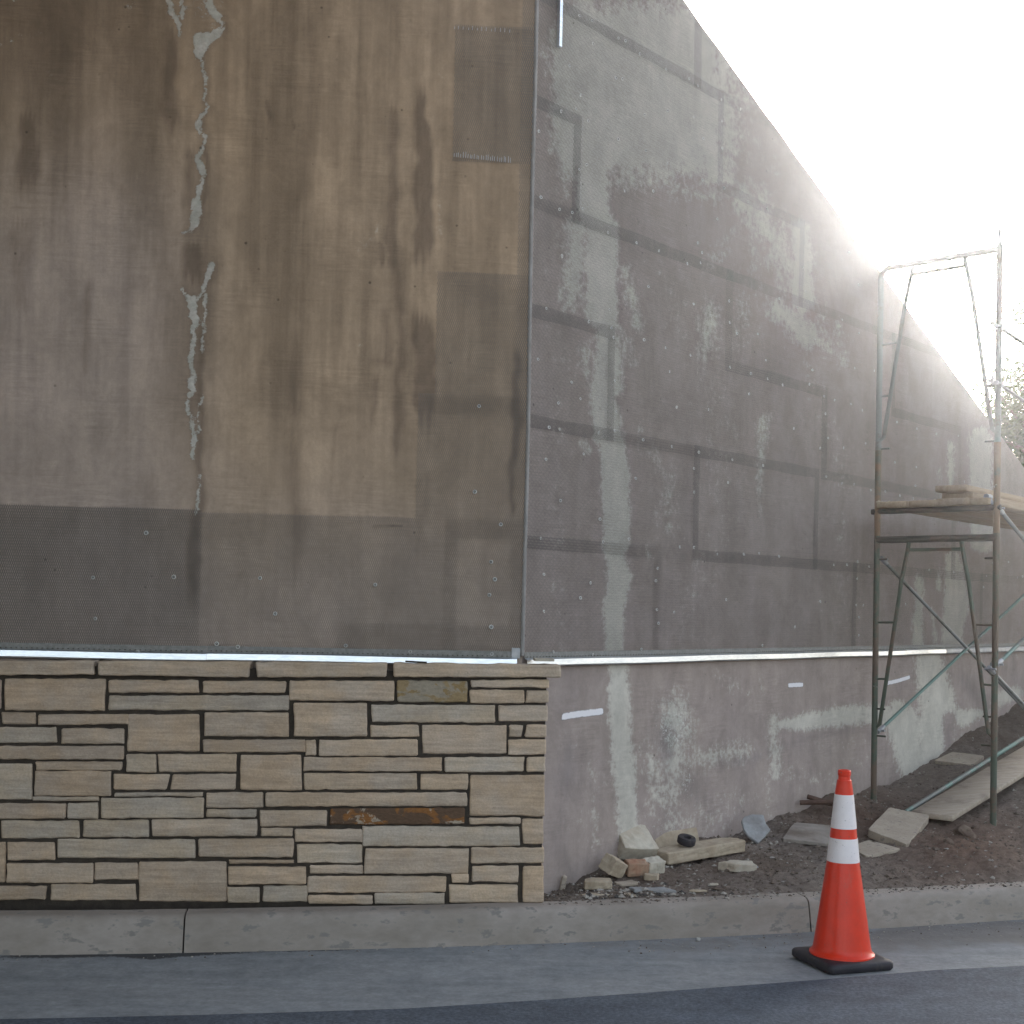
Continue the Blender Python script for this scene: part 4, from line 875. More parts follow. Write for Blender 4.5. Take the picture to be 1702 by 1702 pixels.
# ------------------------------------------------------------------ gravel
def pebble(mb, c, r, rr):
    vs = []; f8 = [(0,1,2),(0,2,3),(0,3,4),(0,4,1),(5,2,1),(5,3,2),(5,4,3),(5,1,4)]; a = rr.uniform(0, 6.3); sx, sy, sz = (r*rr.uniform(.6, 1.3), r*rr.uniform(.6, 1.3), r*rr.uniform(.35, .8))
    for x, y, z in ((0,0,1),(1,0,.1),(0,1,-.1),(-1,0,.1),(0,-1,0),(0,0,-1)):
        x, y, z = x*sx*rr.uniform(.8,1.2), y*sy*rr.uniform(.8,1.2), z*sz; vs.append((c[0]+x*math.cos(a)-y*math.sin(a), c[1]+x*math.sin(a)+y*math.cos(a), c[2]+z))
    mb.add(vs, f8)
rr = random.Random(11); g1, g2, g3 = MB(), MB(), MB()
for _ in range(9000):
    x = rr.uniform(0.15, 4.6); t = rr.random(); y0 = float(curb_y(x)) + CURB_W*0.6; y1 = Ccor.y + (x-Ccor.x)/dB.x*dB.y
    y = y0 + (y1-y0)*t
    if y1 <= y0 + .05: continue
    r = 0.0025 + 0.009*rr.random()**4; z = soil_z(x, y) if t > 0.03 else CURB_H
    pebble(g2 if rr.random() < (0.10 + 0.35*(noise.noise(Vector((x*2.5, y*2.5, 1))) > 0.15)) else g1, (x, y, z + r*0.2), r*(1.0 + 0.5*rr.random()), rr)
for _ in range(500):
    x, y = rr.uniform(0.4, 4.4), 0; y0 = float(curb_y(x)) + .2; y1 = Ccor.y + (x-Ccor.x)/dB.x*dB.y
    if y1 < y0: continue
    y = rr.uniform(y0, y1); r = 0.010 + 0.016*rr.random()**3; pebble(g1 if rr.random() < .85 else g2, (x, y, soil_z(x, y) + r*.1), r, rr)
for _ in range(120):
    x = 0.42 + abs(rr.gauss(0, .35)); y = float(curb_y(x)) + .2 + abs(rr.gauss(0, .1)); r = 0.006 + 0.02*rr.random()**2; pebble(rr.choice((g2, g2, g3)), (x, y, soil_z(x, y) + r*.1), r, rr)
for _ in range(1500):
    x = rr.uniform(-2.6, 3.6); d = abs(rr.gauss(0, 0.16)) if x > 0.6 else abs(rr.gauss(0, .07)) ; y = float(curb_y(x)) - d - 0.004
    if x < 0.6 and rr.random() < .75: continue
    r = 0.0015 + 0.006*rr.random()**4; pebble(rr.choice((g1, g2, g2)), (x, y, 0.004), r, rr)
for _ in range(420):
    x = rr.uniform(0.3, 3.6); y = float(curb_y(x)) + rr.uniform(0.06, 0.2); r = 0.002 + 0.008*rr.random()**3; pebble(rr.choice((g1, g3)), (x, y, CURB_H+0.001), r, rr)
M['g1'] = mat_simple('brown_gravel', (0.12, 0.09, 0.07), (0.17, 0.14, 0.115), 30, 0.9, 0.2, 0.001); M['g2'] = mat_simple('pale_gravel', (0.30, 0.275, 0.24), (0.40, 0.37, 0.33), 30, 0.9, 0.2, 0.001); M['g3'] = mat_simple('dark_crumbs', (0.05, 0.045, 0.045), (0.09, 0.08, 0.07), 30, 0.9, 0.2, 0.001)
for g, m_, l_ in ((g1, 'g1', 'brown soil crumbs and gravel scattered over the ground by the wall'), (g2, 'g2', 'pale stone chips scattered over the soil and gutter'), (g3, 'g3', 'dark crumbs lying along the top of the curb')):
    tag(g.build('gravel', M[m_], None, False), l_, 'gravel', kind='stuff')

# ------------------------------------------------------------------ traffic cone
pa = on_z(1366, 1611, 0.012); pb = on_z(1476, 1602, 0.012); ed = (pb-pa); print('cone edge', ed.length)
pl_ = on_z(1320, 1585, 0.012); print('cone edge2', (pl_-pa).length)
ang = math.atan2(ed.y, ed.x); e1v = Vector((math.cos(ang), math.sin(ang), 0)); e2v = Vector((-e1v.y, e1v.x, 0))
BW = 0.365
cc = on_z(1399, 1592, 0.03); cc.z = 0
cone = empty('traffic_cone', 'orange traffic cone with two white reflective bands on a black base', 'traffic cone', Matrix.Translation((cc.x, cc.y, 0.008)) @ Matrix.Rotation(ang, 4, 'Z') @ Matrix.Diagonal((1, 1, 1.03, 1)))
def rsq(w_, r, z, n=6):
    pts = []
    for cx_, cy_, a0 in ((w_/2-r, w_/2-r, 0), (-w_/2+r, w_/2-r, 90), (-w_/2+r, -w_/2+r, 180), (w_/2-r, -w_/2+r, 270)):
        for i in range(n): a = math.radians(a0 + 90*i/(n-1)); pts.append((cx_ + r*math.cos(a), cy_ + r*math.sin(a), z))
    return pts
vs = rsq(BW-.012, .03, 0) + rsq(BW, .035, .008) + rsq(BW, .035, .030) + rsq(BW-.014, .032, .038) + rsq(BW*.80, .10, .044)
n = 24; fs = [(r*n+i, r*n+(i+1) % n, (r+1)*n+(i+1) % n, (r+1)*n+i) for r in range(4) for i in range(n)] + [tuple(range(n-1, -1, -1)), tuple(range(4*n, 5*n))]
me = mesh('base', vs, fs, True); me.set_sharp_from_angle(angle=math.radians(50)); link('base', me, M['black'], cone)
v, f = lathe([(0.156,0.043),(0.155,0.050),(0.146,0.056),(0.140,0.066),(0.136,0.085),(0.0775,0.475),(0.0765,0.48),(0.0435,0.80),(0.0355,0.852),(0.0350,0.858),(0.0300,0.862),(0.0285,0.878),(0.0315,0.882),(0.0315,0.902),(0.028,0.906),(0.020,0.906),(0.018,0.86)], 56)
me = mesh('body', v, f, True); me.set_sharp_from_angle(angle=math.radians(35)); link('body', me, M['orange'], cone)
def rad(z): return np.interp(z, [0.475, 0.80], [0.0775, 0.0435])
for za, zb2 in ((0.478, 0.588), (0.634, 0.792)):
    v, f = lathe([(rad(za), za), (rad(za)+0.0016, za), (rad(zb2)+0.0016, zb2), (rad(zb2), zb2)], 56)
    me = mesh('reflective_band', v, f, True); me.set_sharp_from_angle(angle=math.radians(35)); link('reflective_band', me, M['reflect'], cone)

# ------------------------------------------------------------------ scaffold
scaf = empty('scaffold', 'two storey tubular frame scaffold with worn green and rusty paint beside the wing wall', 'scaffold', Matrix.Translation((P2.x, P2.y, 0)))
SI = Matrix.Translation((-P2.x, -P2.y, 0))
nF = dB.copy()                                    # normal of the frame plane
def onF(u, v, off=0.0): return on_plane(u, v, P1 + dB*off, nF)
def onL(u, v): return on_plane(u, v, P1, nB)
def onR(u, v): return on_plane(u, v, P2, nB)
def fz(v, left=True): return (onF(1458, v) if left else onF(1657, v)).z
def fpt(side, z, dx=0.0):  # point on the frame: side 0 = wall post, 1 = outer post
    q = P1.lerp(P2, side); return Vector((q.x, q.y, z)) + dB*dx
def side_of(u, v):
    p = onF(u, v); return (p - P1).dot(nB)/wS, p.z
gz1, gz2 = soil_z(P1.x, P1.y) - 0.03, soil_z(P2.x, P2.y) - 0.03
zmid = (fz(898) + onF(1655, 893).z)/2; zdeck = (fz(851) + onF(1656, 843).z)/2; ztop = onF(1662, 414).z; zlow = zmid - (ztop - zmid) + 0.0
print('scaffold z: deck', zdeck, 'mid', zmid, 'top', ztop, fz(898), onF(1655,893).z)
TR = 0.0215
def tubeP(name, pts, r, m, n=12):
    b = MB(); pts = [SI @ Vector(p) for p in pts]
    if len(pts) == 2: b.tube(pts[0], pts[1], r, n)
    else: b.path(pts, r, n)
    return b.build(name, M[m], scaf)
def frame(dx, near=True):
    def fp(side, z): return fpt(side, z, dx)
    g1_, g2_ = (gz1, gz2) if near else (float(H(fp(0,0).x, fp(0,0).y)), float(H(fp(1,0).x, fp(1,0).y)))
    # lower frame posts (green) and upper frame posts (rusty foot, grey-green above)
    jz = zmid + 0.03
    for sd, g in ((0, g1_), (1, g2_)):
        tubeP('post', [fp(sd, g), fp(sd, jz)], TR, 'tube'); tubeP('post', [fp(sd, jz), fp(sd, jz+0.62)], TR*1.03, 'tube_rust')
        tubeP('post', [fp(sd, jz+0.62), fp(sd, ztop - (0.07 if sd == 0 else -0.03))], TR, 'tube_grey')
    tubeP('coupling_pin', [fp(1, ztop+0.03), fp(1, ztop+0.05), fp(1, ztop+0.14)], 0.014, 'tube_grey')
    tubeP('ledger', [fp(0, zmid), fp(1, zmid)], TR*1.15, 'darktube')
    tubeP('ledger', [fp(0, ztop-0.07), fp(0.02, ztop-0.025), fp(0.06, ztop), fp(1, ztop)], TR, 'tube_grey')
    tubeP('deck_tube', [fp(-0.05, zdeck), fp(1.03, zdeck)], TR*0.95, 'darktube')
    for z0, zl, zh, mm in ((zmid, *[side_of(1455,1210)[1]]*2, 'tube'), (ztop, *[side_of(1460,735)[1]]*2, 'tube_grey')):
        span = z0 - zl
        for sd, sg in ((0.0, 1), (1.0, -1)):
            a = 0.28*sg; top = fp(sd + a, z0); k1_ = fp(sd + a*0.78, z0 - 0.19*span*1.15); bot = fp(sd + 0.045*sg, zl + 0.03)
            tubeP('inner_strut', [top, fp(sd + a*0.985, z0-0.05), k1_, bot, fp(sd, zl)], 0.0145, mm, 10)
            for fr_ in (0.44, 0.74):
                zz = z0 - span*fr_; wdt = a*(1 - fr_)*1.02 + 0.01*sg; tubeP('rung', [fp(sd, zz), fp(sd + wdt, zz + 0.004)], 0.0075, mm, 8)
            for zz in (z0 - span*1.04,): tubeP('lock_stud', [fp(sd, zz), fp(sd + 0.10*sg, zz)], 0.007, mm, 8)
        zc_ = z0 - 0.075; tubeP('crossbar', [fp(0.285, zc_), fp(0.715, zc_)], 0.0125, mm, 10)
    for zz in (zmid - 0.14, zmid - 1.22): 
        for sd, sg in ((0.0, 1), (1.0, -1)): tubeP('lock_stud', [fp(sd, zz), fp(sd + 0.09*sg, zz)], 0.007, 'darktube', 8)
frame(0.0); FR = 3.05; frame(FR, False)
def brace(plane, a, b_px, m, r=0.0125, flat=True):
    p = plane(*a); q = plane(*b_px); d = (q-p); k = FR / max(abs(d.dot(dB)), 0.05); q = p + d*k
    o = tubeP('cross_brace', [p - nB*0.0, q], r, m, 10)
    b = MB(); dd = d.normalized(); b.tube(SI @ (p - dd*0.03), SI @ (p + dd*0.07), r*1.25, 8); b.tube(SI @ (p - nB*0.04), SI @ (p + nB*0.04), 0.008, 8)
    b.build('brace_lock', M['galvdull'], scaf); return p, q
brace(onL, (1467, 930), (1638, 1110), 'brace'); brace(onL, (1462, 1214), (1605, 1080), 'brace_green')
brace(onR, (1658, 1104), (1702, 1062), 'brace_green', 0.014); brace(onR, (1660, 845), (1702, 897), 'brace', 0.014)
brace(onR, (1658, 543), (1702, 571), 'tube_grey', 0.013); brace(onR, (1658, 637), (1702, 667), 'tube_grey', 0.013); brace(onR, (1646, 1112), (1702, 1172), 'brace', 0.012)
# clamps beside the outer post
for (u, v) in ((1652, 538), (1650, 634), (1648, 1112)):
    p = onF(u, v); b = MB(); b.tube(SI @ (p + dB*0.03), SI @ (p - dB*0.03), 0.017, 8); b.tube(SI @ (p - nB*0.03), SI @ (p + nB*0.03), 0.008, 6); b.box(SI @ (p + Vector((0, 0, .02))), .012, .03, .05); b.build('clamp', M['galvdull'], scaf)
p = onF(1643, 826); b = MB(); b.tube(SI @ (p + dB*0.03), SI @ (p - dB*0.04), 0.02, 8); b.tube(SI @ p, SI @ (p - Vector((0, 0, .05)) + nB*.03), 0.014, 8); b.build('clamp', M['galvdull'], scaf)

# planks on the scaffold, running along the wall
def plank(name, label, side_a, side_b, z0, th, x0, x1, m='wood', group=None):
    c0 = fpt(side_a, z0); wdt = (side_b-side_a)*wS; L_ = x1-x0
    Mx = Matrix.Identity(4); Mx.col[0][:3] = dB; Mx.col[1][:3] = nB; Mx.col[2][:3] = UP; Mx.col[3][:3] = c0 + dB*x0
    if Mx.to_3x3().determinant() < 0: Mx.col[0][:3] = dB; Mx.col[1][:3] = nB*1.0
    b = MB(); seg = 8; vs = []; k = 4
    for i in range(seg+1):
        x = L_*i/seg; sag = -0.006*math.sin(math.pi*i/seg) + rng.uniform(-.0008, .0008); wv = rng.uniform(-.0015, .0015)
        for y, z in ((0.002, 0), (wdt-0.002, 0), (wdt-0.002, th), (0.002, th)): vs.append((x, y + wv, z + sag))
    fs = [(i*k+j, (i+1)*k+j, (i+1)*k+(j+1) % k, i*k+(j+1) % k) for i in range(seg) for j in range(k)] + [(3,2,1,0), tuple((seg)*k+j for j in range(4))]
    me = mesh(name, vs, fs); bm = bmesh.new(); bm.from_mesh(me); bmesh.ops.recalc_face_normals(bm, faces=bm.faces[:]); bmesh.ops.triangulate(bm, faces=[f_ for f_ in bm.faces if len(f_.verts) > 4]); bm.to_mesh(me); bm.free()
    bev(me, 0.003, 1)
    o = link(name, me, M[m]); o.matrix_world = Mx; tag(o, label, 'plank', group); return o
G = 'wooden planks on the scaffold deck'
zd = zdeck + TR*0.95 + 0.001
sa, _ = side_of(1560, 830); sb, _ = side_of(1614, 828)
plank('wood_plank', 'bottom deck plank nearest the wing wall on the scaffold', 0.03, 0.29, zd, 0.044, -0.07, 3.3, group=G)
plank('wood_plank', 'bottom deck plank second from the wing wall with mortar crumbs', 0.295, 0.55, zd, 0.043, -0.05, 3.35, group=G)
plank('wood_plank', 'bottom deck plank under the stacked planks beside the outer scaffold post', 0.555, 0.81, zd, 0.045, -0.09, 3.25, group=G)
plank('wood_plank', 'outermost bottom plank of the scaffold deck', 0.815, 0.96, zd, 0.044, -0.06, 3.3, group=G)
plank('wood_plank', 'middle plank of the stack on the scaffold deck', 0.54, 0.80, zd+0.050, 0.043, 0.02, 3.1, group=G)
plank('wood_plank', 'topmost plank of the stack on the scaffold deck', 0.52, 0.78, zd+0.098, 0.043, -0.05, 3.0, group=G)
for i, (sd, x) in enumerate(((0.12, -0.03), (0.30, 0.0), (0.44, -0.02), (0.36, 0.05), (0.47, 0.04), (0.5, -0.03))):
    pass
mb = MB(); r3 = random.Random(5)
for i in range(46):
    sd = r3.choice((r3.uniform(.02, .2), r3.uniform(.25, .5), r3.uniform(.3, .52))); p = fpt(sd, zd+0.046, r3.uniform(-.04, .25)); pebble(mb, p, r3.uniform(.006, .018), r3)
tag(mb.build('mortar_crumbs', M['tan_block'], None, False), 'tan mortar crumbs lying on the scaffold deck planks', 'crumbs', kind='stuff')

# ------------------------------------------------------------------ rubble, slabs, boards
def orient(p, rz, tx=0.0, ty=0.0): return Matrix.Translation(p) @ Matrix.Rotation(rz, 4, 'Z') @ Matrix.Rotation(tx, 4, 'X') @ Matrix.Rotation(ty, 4, 'Y')
def block(name, label, cat, px, size, rz, m, tx=0.0, ty=0.0, lift=0.0, irr=0.08, seed=0, group=None, bw=0.004, outline=None, z=None):
    """broken stone / slab: an irregular prism with bevelled, slightly chipped edges, resting on the soil at pixel px"""
    rr_ = random.Random(seed*31+5); lx, ly, lz = size
    if outline is None: outline = [(-.5,-.5),(.5,-.5),(.5,.5),(-.5,.5)]
    pts = []
    for i, (a, c) in enumerate(outline):
        a2, c2 = outline[(i+1) % len(outline)]
        pts.append((a*lx + rr_.uniform(-irr, irr)*lx*.5, c*ly + rr_.uniform(-irr, irr)*ly*.5)); 
        pts.append(((a+a2)/2*lx + rr_.uniform(-irr, irr)*lx*.22, (c+c2)/2*ly + rr_.uniform(-irr, irr)*ly*.22))
    n = len(pts); vs = [(x*rr_.uniform(.97, 1.02), y*rr_.uniform(.97, 1.02), rr_.uniform(0, irr)*lz*.5) for x, y in pts] + [(x*rr_.uniform(.97, 1.0), y*rr_.uniform(.97, 1.0), lz*(1 - rr_.uniform(0, irr)*.5)) for x, y in pts]
    fs = [tuple(range(n-1, -1, -1)), tuple(range(n, 2*n))] + [(i, (i+1) % n, n+(i+1) % n, n+i) for i in range(n)]
    me = mesh(name, vs, fs); bm = bmesh.new(); bm.from_mesh(me)
    bmesh.ops.recalc_face_normals(bm, faces=bm.faces[:]); bmesh.ops.bevel(bm, geom=bm.edges[:], offset=bw, segments=1, affect='EDGES'); bmesh.ops.triangulate(bm, faces=[f_ for f_ in bm.faces if len(f_.verts) > 4]); bm.to_mesh(me); bm.free()
    bm = bmesh.new(); bm.from_mesh(me); bmesh.ops.subdivide_edges(bm, edges=[e_ for e_ in bm.edges if e_.calc_length() > 0.03], cuts=3, use_grid_fill=True); bm.normal_update()
    am_ = min(0.006, min(lx, ly, lz)*0.10)
    for vt in bm.verts: vt.co += vt.normal*am_*(noise.noise(vt.co*26 + Vector((seed*7.7, 0, 0))) + 0.6*noise.noise(vt.co*70 + Vector((0, seed*3.1, 0))))
    bmesh.ops.triangulate(bm, faces=[f_ for f_ in bm.faces if len(f_.verts) > 4]); bm.to_mesh(me); bm.free(); vs = [v_.co.copy() for v_ in me.vertices]
    p = on_soil(*px) if z is None else on_z(px[0], px[1], z)
    Mx = orient(Vector((0, 0, 0)), rz, tx, ty)
    low = min((Mx @ Vector(v_)).z for v_ in vs)
    o = link(name, me, M[m]); o.matrix_world = Matrix.Translation((p.x, p.y, p.z - low + lift - 0.008)) @ Mx
    return tag(o, label, cat, group)
GR = 'loose stone offcuts by the wall'
aB = math.atan2(dB.y, dB.x)
block('stone_block', 'largest pale topped stone block leaning against the wing wall', 'stone', (1046, 1430), (0.235, 0.20, 0.10), 0.42, 'pale_block', tx=0.66, ty=0.12, lift=0.015, seed=1, group=GR)
block('stone_block', 'tan cube shaped stone standing on its corner left of the block pile', 'stone', (1011, 1459), (0.11, 0.105, 0.095), 0.75, 'tan_block', irr=.12, tx=0.35, ty=0.42, seed=2, group=GR)
block('stone_block', 'small flat tan stone lying nearest the curb', 'stone', (993, 1475), (0.15, 0.08, 0.05), 0.10, 'tan_block', irr=.16, tx=.06, seed=3, group=GR)
block('stone_block', 'reddish stone block in the middle of the rubble pile', 'stone', (1056, 1453), (0.12, 0.09, 0.08), 0.25, 'red_block', tx=0.16, irr=.18, seed=4, group=GR)
block('stone_block', 'broken tan stone right of the reddish block', 'stone', (1084, 1449), (0.10, 0.09, 0.085), 0.5, 'pale_block', tx=0.2, irr=.25, seed=5, group=GR)
block('stone_block', 'small tan stone chip below the broken tan stone', 'stone', (1082, 1461), (0.085, 0.05, 0.040), -0.1, 'tan_block', irr=.25, seed=6, group=GR)
block('stone_shard', 'thin grey shard lying left in the rubble beside the curb', 'stone', (1042, 1469), (0.13, 0.07, 0.02), 0.35, 'paver', irr=.3, seed=7, group=GR)
block('stone_shard', 'bluish grey shard lying right in the rubble beside the curb', 'stone', (1082, 1480), (0.20, 0.08, 0.022), 0.05, 'grey_shard', irr=.35, seed=8, group=GR)
block('stone_shard', 'flat tan flake on the back of the curb', 'stone', (1010, 1487), (0.28, 0.05, 0.014), 0.06, 'tan_block', irr=.3, seed=9, group=GR, z=0.18)
block('stone_shard', 'small pale flake at the curb right of the rubble', 'stone', (1160, 1480), (0.09, 0.035, 0.012), 0.05, 'tan_block', irr=.3, seed=19, group=GR)
block('stone_shard', 'narrow grey chip standing beside the end of the stone facing', 'stone', (933, 1480), (0.03, 0.02, 0.085), 0.3, 'paver', tx=0.1, ty=0.2, seed=10, group=GR)
block('stone_slab', 'long tan stone slab lying along the wing wall under the black roll', 'stone', (1160, 1424), (0.62, 0.15, 0.075), aB - 0.22, 'tan_block', tx=0.03, ty=-0.03, lift=0.0, irr=.10, seed=11, group=GR, bw=.006)
block('stone_slab', 'thin pale stone slab leaning on the wing wall behind the black roll', 'stone', (1126, 1410), (0.40, 0.022, 0.115), aB - 0.08, 'tan_block', tx=-0.25, seed=12, group=GR)
block('stone_shard', 'grey kite shaped shard leaning on the soil by the wing wall', 'stone', (1254, 1397), (0.19, 0.20, 0.022), 0.3, 'grey_shard', tx=0.75, irr=.2, seed=13, group=GR, outline=[(-.2,-.6),(.5,-.1),(.45,.5),(-.3,.5),(-.55,0)])
block('stone_block', 'low buff stone lying alone between rubble and traffic cone', 'stone', (1223, 1446), (0.20, 0.13, 0.055), -0.12, 'pale_block', irr=.2, seed=14, group=GR, outline=[(-.5,-.1),(-.1,-.5),(.5,-.4),(.5,.3),(-.2,.5)])
block('stone_shard', 'small pebble like stone right of the buff stone', 'stone', (1256, 1444), (0.03, 0.03, 0.02), 0, 'grey_shard', irr=.3, seed=15, group=GR)
block('stone_shard', 'small pale chip lying on the soil below the long slab', 'stone', (1186, 1470), (0.05, 0.03, 0.015), 0, 'pale_block', irr=.3, seed=16, group=GR)
GS = 'slabs and boards on the soil by the scaffold'
def slab_px(label, quad, th, lift, m='paver', seed=0, cat='slab'):
    rr_ = random.Random(seed); P = [on_soil(u, v) for u, v in quad]; zc = [p.z for p in P]; cen = sum(P, Vector())/4
    n_ = (P[1]-P[0]).cross(P[3]-P[0]).normalized(); n_ = n_ if n_.z > 0 else -n_
    ring = []
    for i in range(4):
        a, b2 = P[i], P[(i+1) % 4]
        for t in (0.04, 0.35, 0.65, 0.96): q = a.lerp(b2, t); ring.append(q + (q-cen).normalized()*rr_.uniform(-.006, .004))
    k = len(ring); top = [p - Vector((0, 0, (p-cen).dot(n_)))+ Vector((0, 0, lift)) for p in ring]; M_ = Matrix.Translation(cen)
    vs = [p - cen - n_*th for p in top] + [p - cen for p in top]
    fs = [tuple(range(k-1, -1, -1)), tuple(range(k, 2*k))] + [(i, (i+1) % k, k+(i+1) % k, k+i) for i in range(k)]
    me = mesh('stone_slab', vs, fs); bm = bmesh.new(); bm.from_mesh(me); bmesh.ops.recalc_face_normals(bm, faces=bm.faces[:]); bmesh.ops.bevel(bm, geom=bm.edges[:], offset=.0025, segments=1, affect='EDGES'); bmesh.ops.triangulate(bm, faces=[f_ for f_ in bm.faces if len(f_.verts) > 4]); bm.to_mesh(me); bm.free()
    o = link('stone_slab', me, M[m]); o.location = cen; return tag(o, label, cat, GS)
slab_px('thin mud stained slab lying left of the traffic cone', [(1321,1372),(1406,1379),(1397,1409),(1299,1399)], 0.022, 0.020, 'paver_mud', 20)
slab_px('thin grey slab lying flat just right of the traffic cone', [(1444,1400),(1498,1415),(1440,1429),(1410,1412)], 0.02, 0.018, 'paver', 21)
slab_px('thick square slab tilted on the soil at the foot of the long board', [(1478,1356),(1546,1369),(1509,1410),(1442,1394)], 0.052, 0.05, 'paver', 22)
slab_px('far thin slab on the soil against the wing wall', [(1582,1256),(1636,1262),(1616,1277),(1551,1270)], 0.03, 0.03, 'paver', 23)
# long board up the slope, with a green tube behind it
def board_from_px(name, label, quad, th, m):
    P = [on_soil(u, v) + Vector((0, 0, 0.03)) for u, v in quad]
    a, b2 = P[0], P[1]; c = P[3]
    vs = [(p.x, p.y, p.z) for p in P] + [(p.x, p.y, p.z + th) for p in P]
    me = mesh(name, vs, [(3,2,1,0),(4,5,6,7),(0,1,5,4),(1,2,6,5),(2,3,7,6),(3,0,4,7)]); bm = bmesh.new(); bm.from_mesh(me); bmesh.ops.recalc_face_normals(bm, faces=bm.faces[:]); bm.to_mesh(me); bm.free()
    bev(me, 0.004, 1); return link(name, me, M[m])
pn0 = on_soil(1515, 1362); pn1 = on_soil(1558, 1378)
pf = on_soil(1702, 1262); dirb = (pf + Vector((0, 0, .05)) - pn0); Lb = 2.3; dirb.normalize(); sidev = Vector((dirb.y, -dirb.x, 0)).normalized()*0.29
st = pn0 + Vector((0, 0, .02)); vs = []
en = st + dirb*Lb
for z_ in (0, 0.04):
    for p in (st, st+sidev, en+sidev, en): vs.append((p.x, p.y, p.z + z_))
me = mesh('long_board', vs, [(3,2,1,0),(4,5,6,7),(0,1,5,4),(1,2,6,5),(2,3,7,6),(3,0,4,7)]); bm = bmesh.new(); bm.from_mesh(me); bmesh.ops.recalc_face_normals(bm, faces=bm.faces[:]); bm.to_mesh(me); bm.free(); bev(me, 0.004, 1)
tag(link('wood_plank', me, M['wood_grey']), 'long weathered board lying up the soil slope past the outer scaffold post', 'plank')
b = MB(); q0 = st - sidev*0.12 + Vector((0, 0, .03)) - dirb*.02; q1_ = q0 + dirb*Lb*0.95; q1_.z = en.z + 0.06
b.tube(q0, q1_, 0.017, 10); dkt = b.build('green_tube', M['brace_green'], None); tag(dkt, 'green painted steel tube lying along the wall side of the long board', 'tube')
for i, (ua, va, ub, vb, l_) in enumerate(((1330, 1334, 1392, 1333, 'lower of two rusty steel pipes poking from the soil by the wing wall'), (1344, 1325, 1395, 1341, 'upper of two rusty steel pipes resting across the other by the wing wall'))):
    pa_ = on_soil(1420, 1340); n_ = Vector((0, 1, 0)); a_ = on_plane(ua, va, on_soil(1362, 1350), n_); b_ = on_plane(ub, vb, on_soil(1362, 1350), n_); d_ = (b_-a_).normalized()
    mb = MB(); mb.tube(a_ + Vector((0, .03*i, 0)), b_ + d_*0.12 + Vector((0, .04*i, 0)), 0.017, 10); tag(mb.build('rusty_pipe', M['rustpipe']), l_, 'pipe', 'rusty pipes by the wall')
# black roll of tape lying on the long slab
p = on_soil(1162, 1428); pc = on_plane(1140, 1397, p, Vector((0, 1, 0)))
v, f = lathe([(0.022, 0.0), (0.050, 0.0), (0.0545, 0.006), (0.0545, 0.036), (0.050, 0.042), (0.026, 0.042), (0.022, 0.036), (0.022, 0.0)], 28)
me = mesh('tape_roll', v, f, True); me.set_sharp_from_angle(angle=math.radians(40)); o = link('tape_roll', me, M['black']); o.matrix_world = Matrix.Translation(pc + Vector((0, 0, -0.018))) @ Matrix.Rotation(0.22, 4, 'X') @ Matrix.Rotation(.15, 4, 'Y')
tag(o, 'black roll of tape lying on the long tan slab', 'tape roll')
# lumps of clay near the outer post
for i, (u, v, r, l_) in enumerate(((1604, 1388, .065, 'largest clay lump on the mound before the outer scaffold post'), (1575, 1402, .03, 'small clay lump left of the largest lump'), (1622, 1378, .035, 'small clay lump right of the largest lump'), (1466, 1362, .03, 'clay lump at the foot of the inner scaffold post'))):
    p = on_soil(u, v); bm = bmesh.new(); bmesh.ops.create_icosphere(bm, subdivisions=3, radius=r)
    for vt in bm.verts: vt.co *= 1 + 0.55*noise.noise(vt.co*18 + Vector((i*9, 0, 0))); vt.co.z *= .75
    me = bpy.data.meshes.new('clay_lump'); bm.to_mesh(me); bm.free(); o = link('clay_lump', me, M['dirt2'] if 'dirt2' in M else M['rustpipe']); o.location = (p.x, p.y, p.z + r*.25)
    me.materials.clear(); me.materials.append(M.setdefault('clay', mat_simple('red_clay', (0.11, 0.075, 0.058), (0.17, 0.13, 0.10), 16, .95, .7, .01))); tag(o, l_, 'clay lump', 'clay lumps by the scaffold')
# small bolt nut in the gutter, red chip
p = on_z(1161, 1562, .006); mb = MB(); mb.tube(p - Vector((0, 0, .002)), p + Vector((0, 0, .010)), .010, 6); tag(mb.build('steel_nut', M['washer'], None, False), 'small shiny steel nut lying in the gutter against the curb', 'nut')

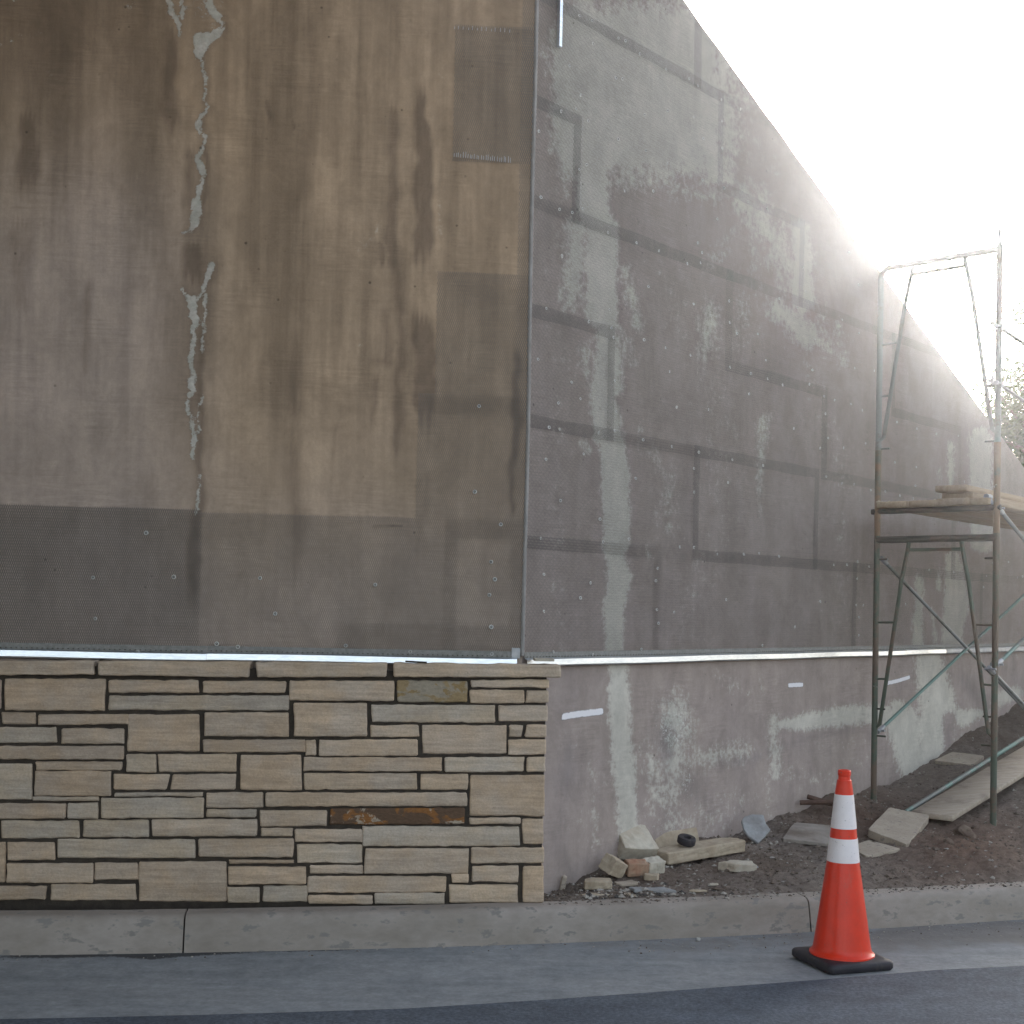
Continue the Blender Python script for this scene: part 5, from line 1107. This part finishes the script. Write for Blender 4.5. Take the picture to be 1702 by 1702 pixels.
# ------------------------------------------------------------------ tree beyond the wall
tr = random.Random(21)
def tree(cx, cy, zg, hgt, rad_, label, nl, seed):
    t_ = empty('tree', label, 'tree', Matrix.Translation((cx, cy, zg)), 'trees beyond the wing wall'); r_ = random.Random(seed)
    b = MB(); b.tube((0, 0, 0), (0.1, 0, hgt*.45), .16, 10, .10); tips = []
    for i in range(16):
        a = r_.uniform(0, 6.28); h0 = hgt*r_.uniform(.25, .45); e = Vector((math.cos(a)*rad_*r_.uniform(.4, .85), math.sin(a)*rad_*r_.uniform(.4, .85), hgt*r_.uniform(.55, .98)))
        s_ = Vector((.06, 0, h0)); m_ = s_.lerp(e, .5) + Vector((0, 0, .15)); b.tube(s_, m_, .05, 6, .03); b.tube(m_, e, .03, 6, .01); tips += [m_.lerp(e, .4), m_.lerp(e, .75), e]
    b.build('trunk', M['bark'], t_)
    vs, fs = [], []
    cl = [t0 + Vector((r_.gauss(0, .2), r_.gauss(0, .2), r_.gauss(0, .2))) for t0 in tips for _ in range(4)]
    for i in range(nl):
        c = cl[i % len(cl)] + Vector((r_.gauss(0, .12), r_.gauss(0, .12), r_.gauss(0, .10))); sz = r_.uniform(.025, .05)
        a = Vector((r_.gauss(0, 1), r_.gauss(0, 1), r_.gauss(0, 1))).normalized(); b2 = a.orthogonal().normalized(); k = len(vs)
        vs += [c - a*sz, c + b2*sz*.45, c + a*sz, c - b2*sz*.45]; fs.append((k, k+1, k+2, k+3))
    link('crown', mesh('crown', vs, fs), M['leaf'], t_)
    return t_
for dpx, v_, dist, hh, rr_, l_, sd in ((1768, 700, 15.0, 3.3, 0.92, 'loose leafed green tree whose edge shows beyond the top of the wing wall', 1), (1835, 560, 21.0, 5.0, 1.4, 'taller tree further back hidden mostly right of the frame', 2), (1722, 775, 15.5, 2.1, 0.60, 'low bushy tree just above the sloping top of the wing wall', 3)):
    r_ = ray(dpx, v_); p = ORG + r_*(dist/r_.xy.length); tree(p.x, p.y, p.z - hh*.62, hh, rr_, l_, 9000, sd)

# ------------------------------------------------------------------ haze volume added to stand in for lens glare
hm = bpy.data.materials.new('glare_haze'); hm.use_nodes = True; t_ = hm.node_tree; t_.nodes.clear()
ho = t_.nodes.new('ShaderNodeOutputMaterial'); hv = t_.nodes.new('ShaderNodeVolumePrincipled')
hv.inputs['Color'].default_value = (0.95, 0.96, 1.0, 1); hv.inputs['Density'].default_value = HAZE; hv.inputs['Anisotropy'].default_value = 0.86
t_.links.new(hv.outputs[0], ho.inputs['Volume'])
b = MB(); b.box((0, 15, 5.0), 60, 60, 13.0); hz = b.build('haze', hm, None, False); tag(hz, kind='stuff'); hz['label'] = 'thin haze volume added for the lens glare around the low sun'; hz['category'] = 'haze'
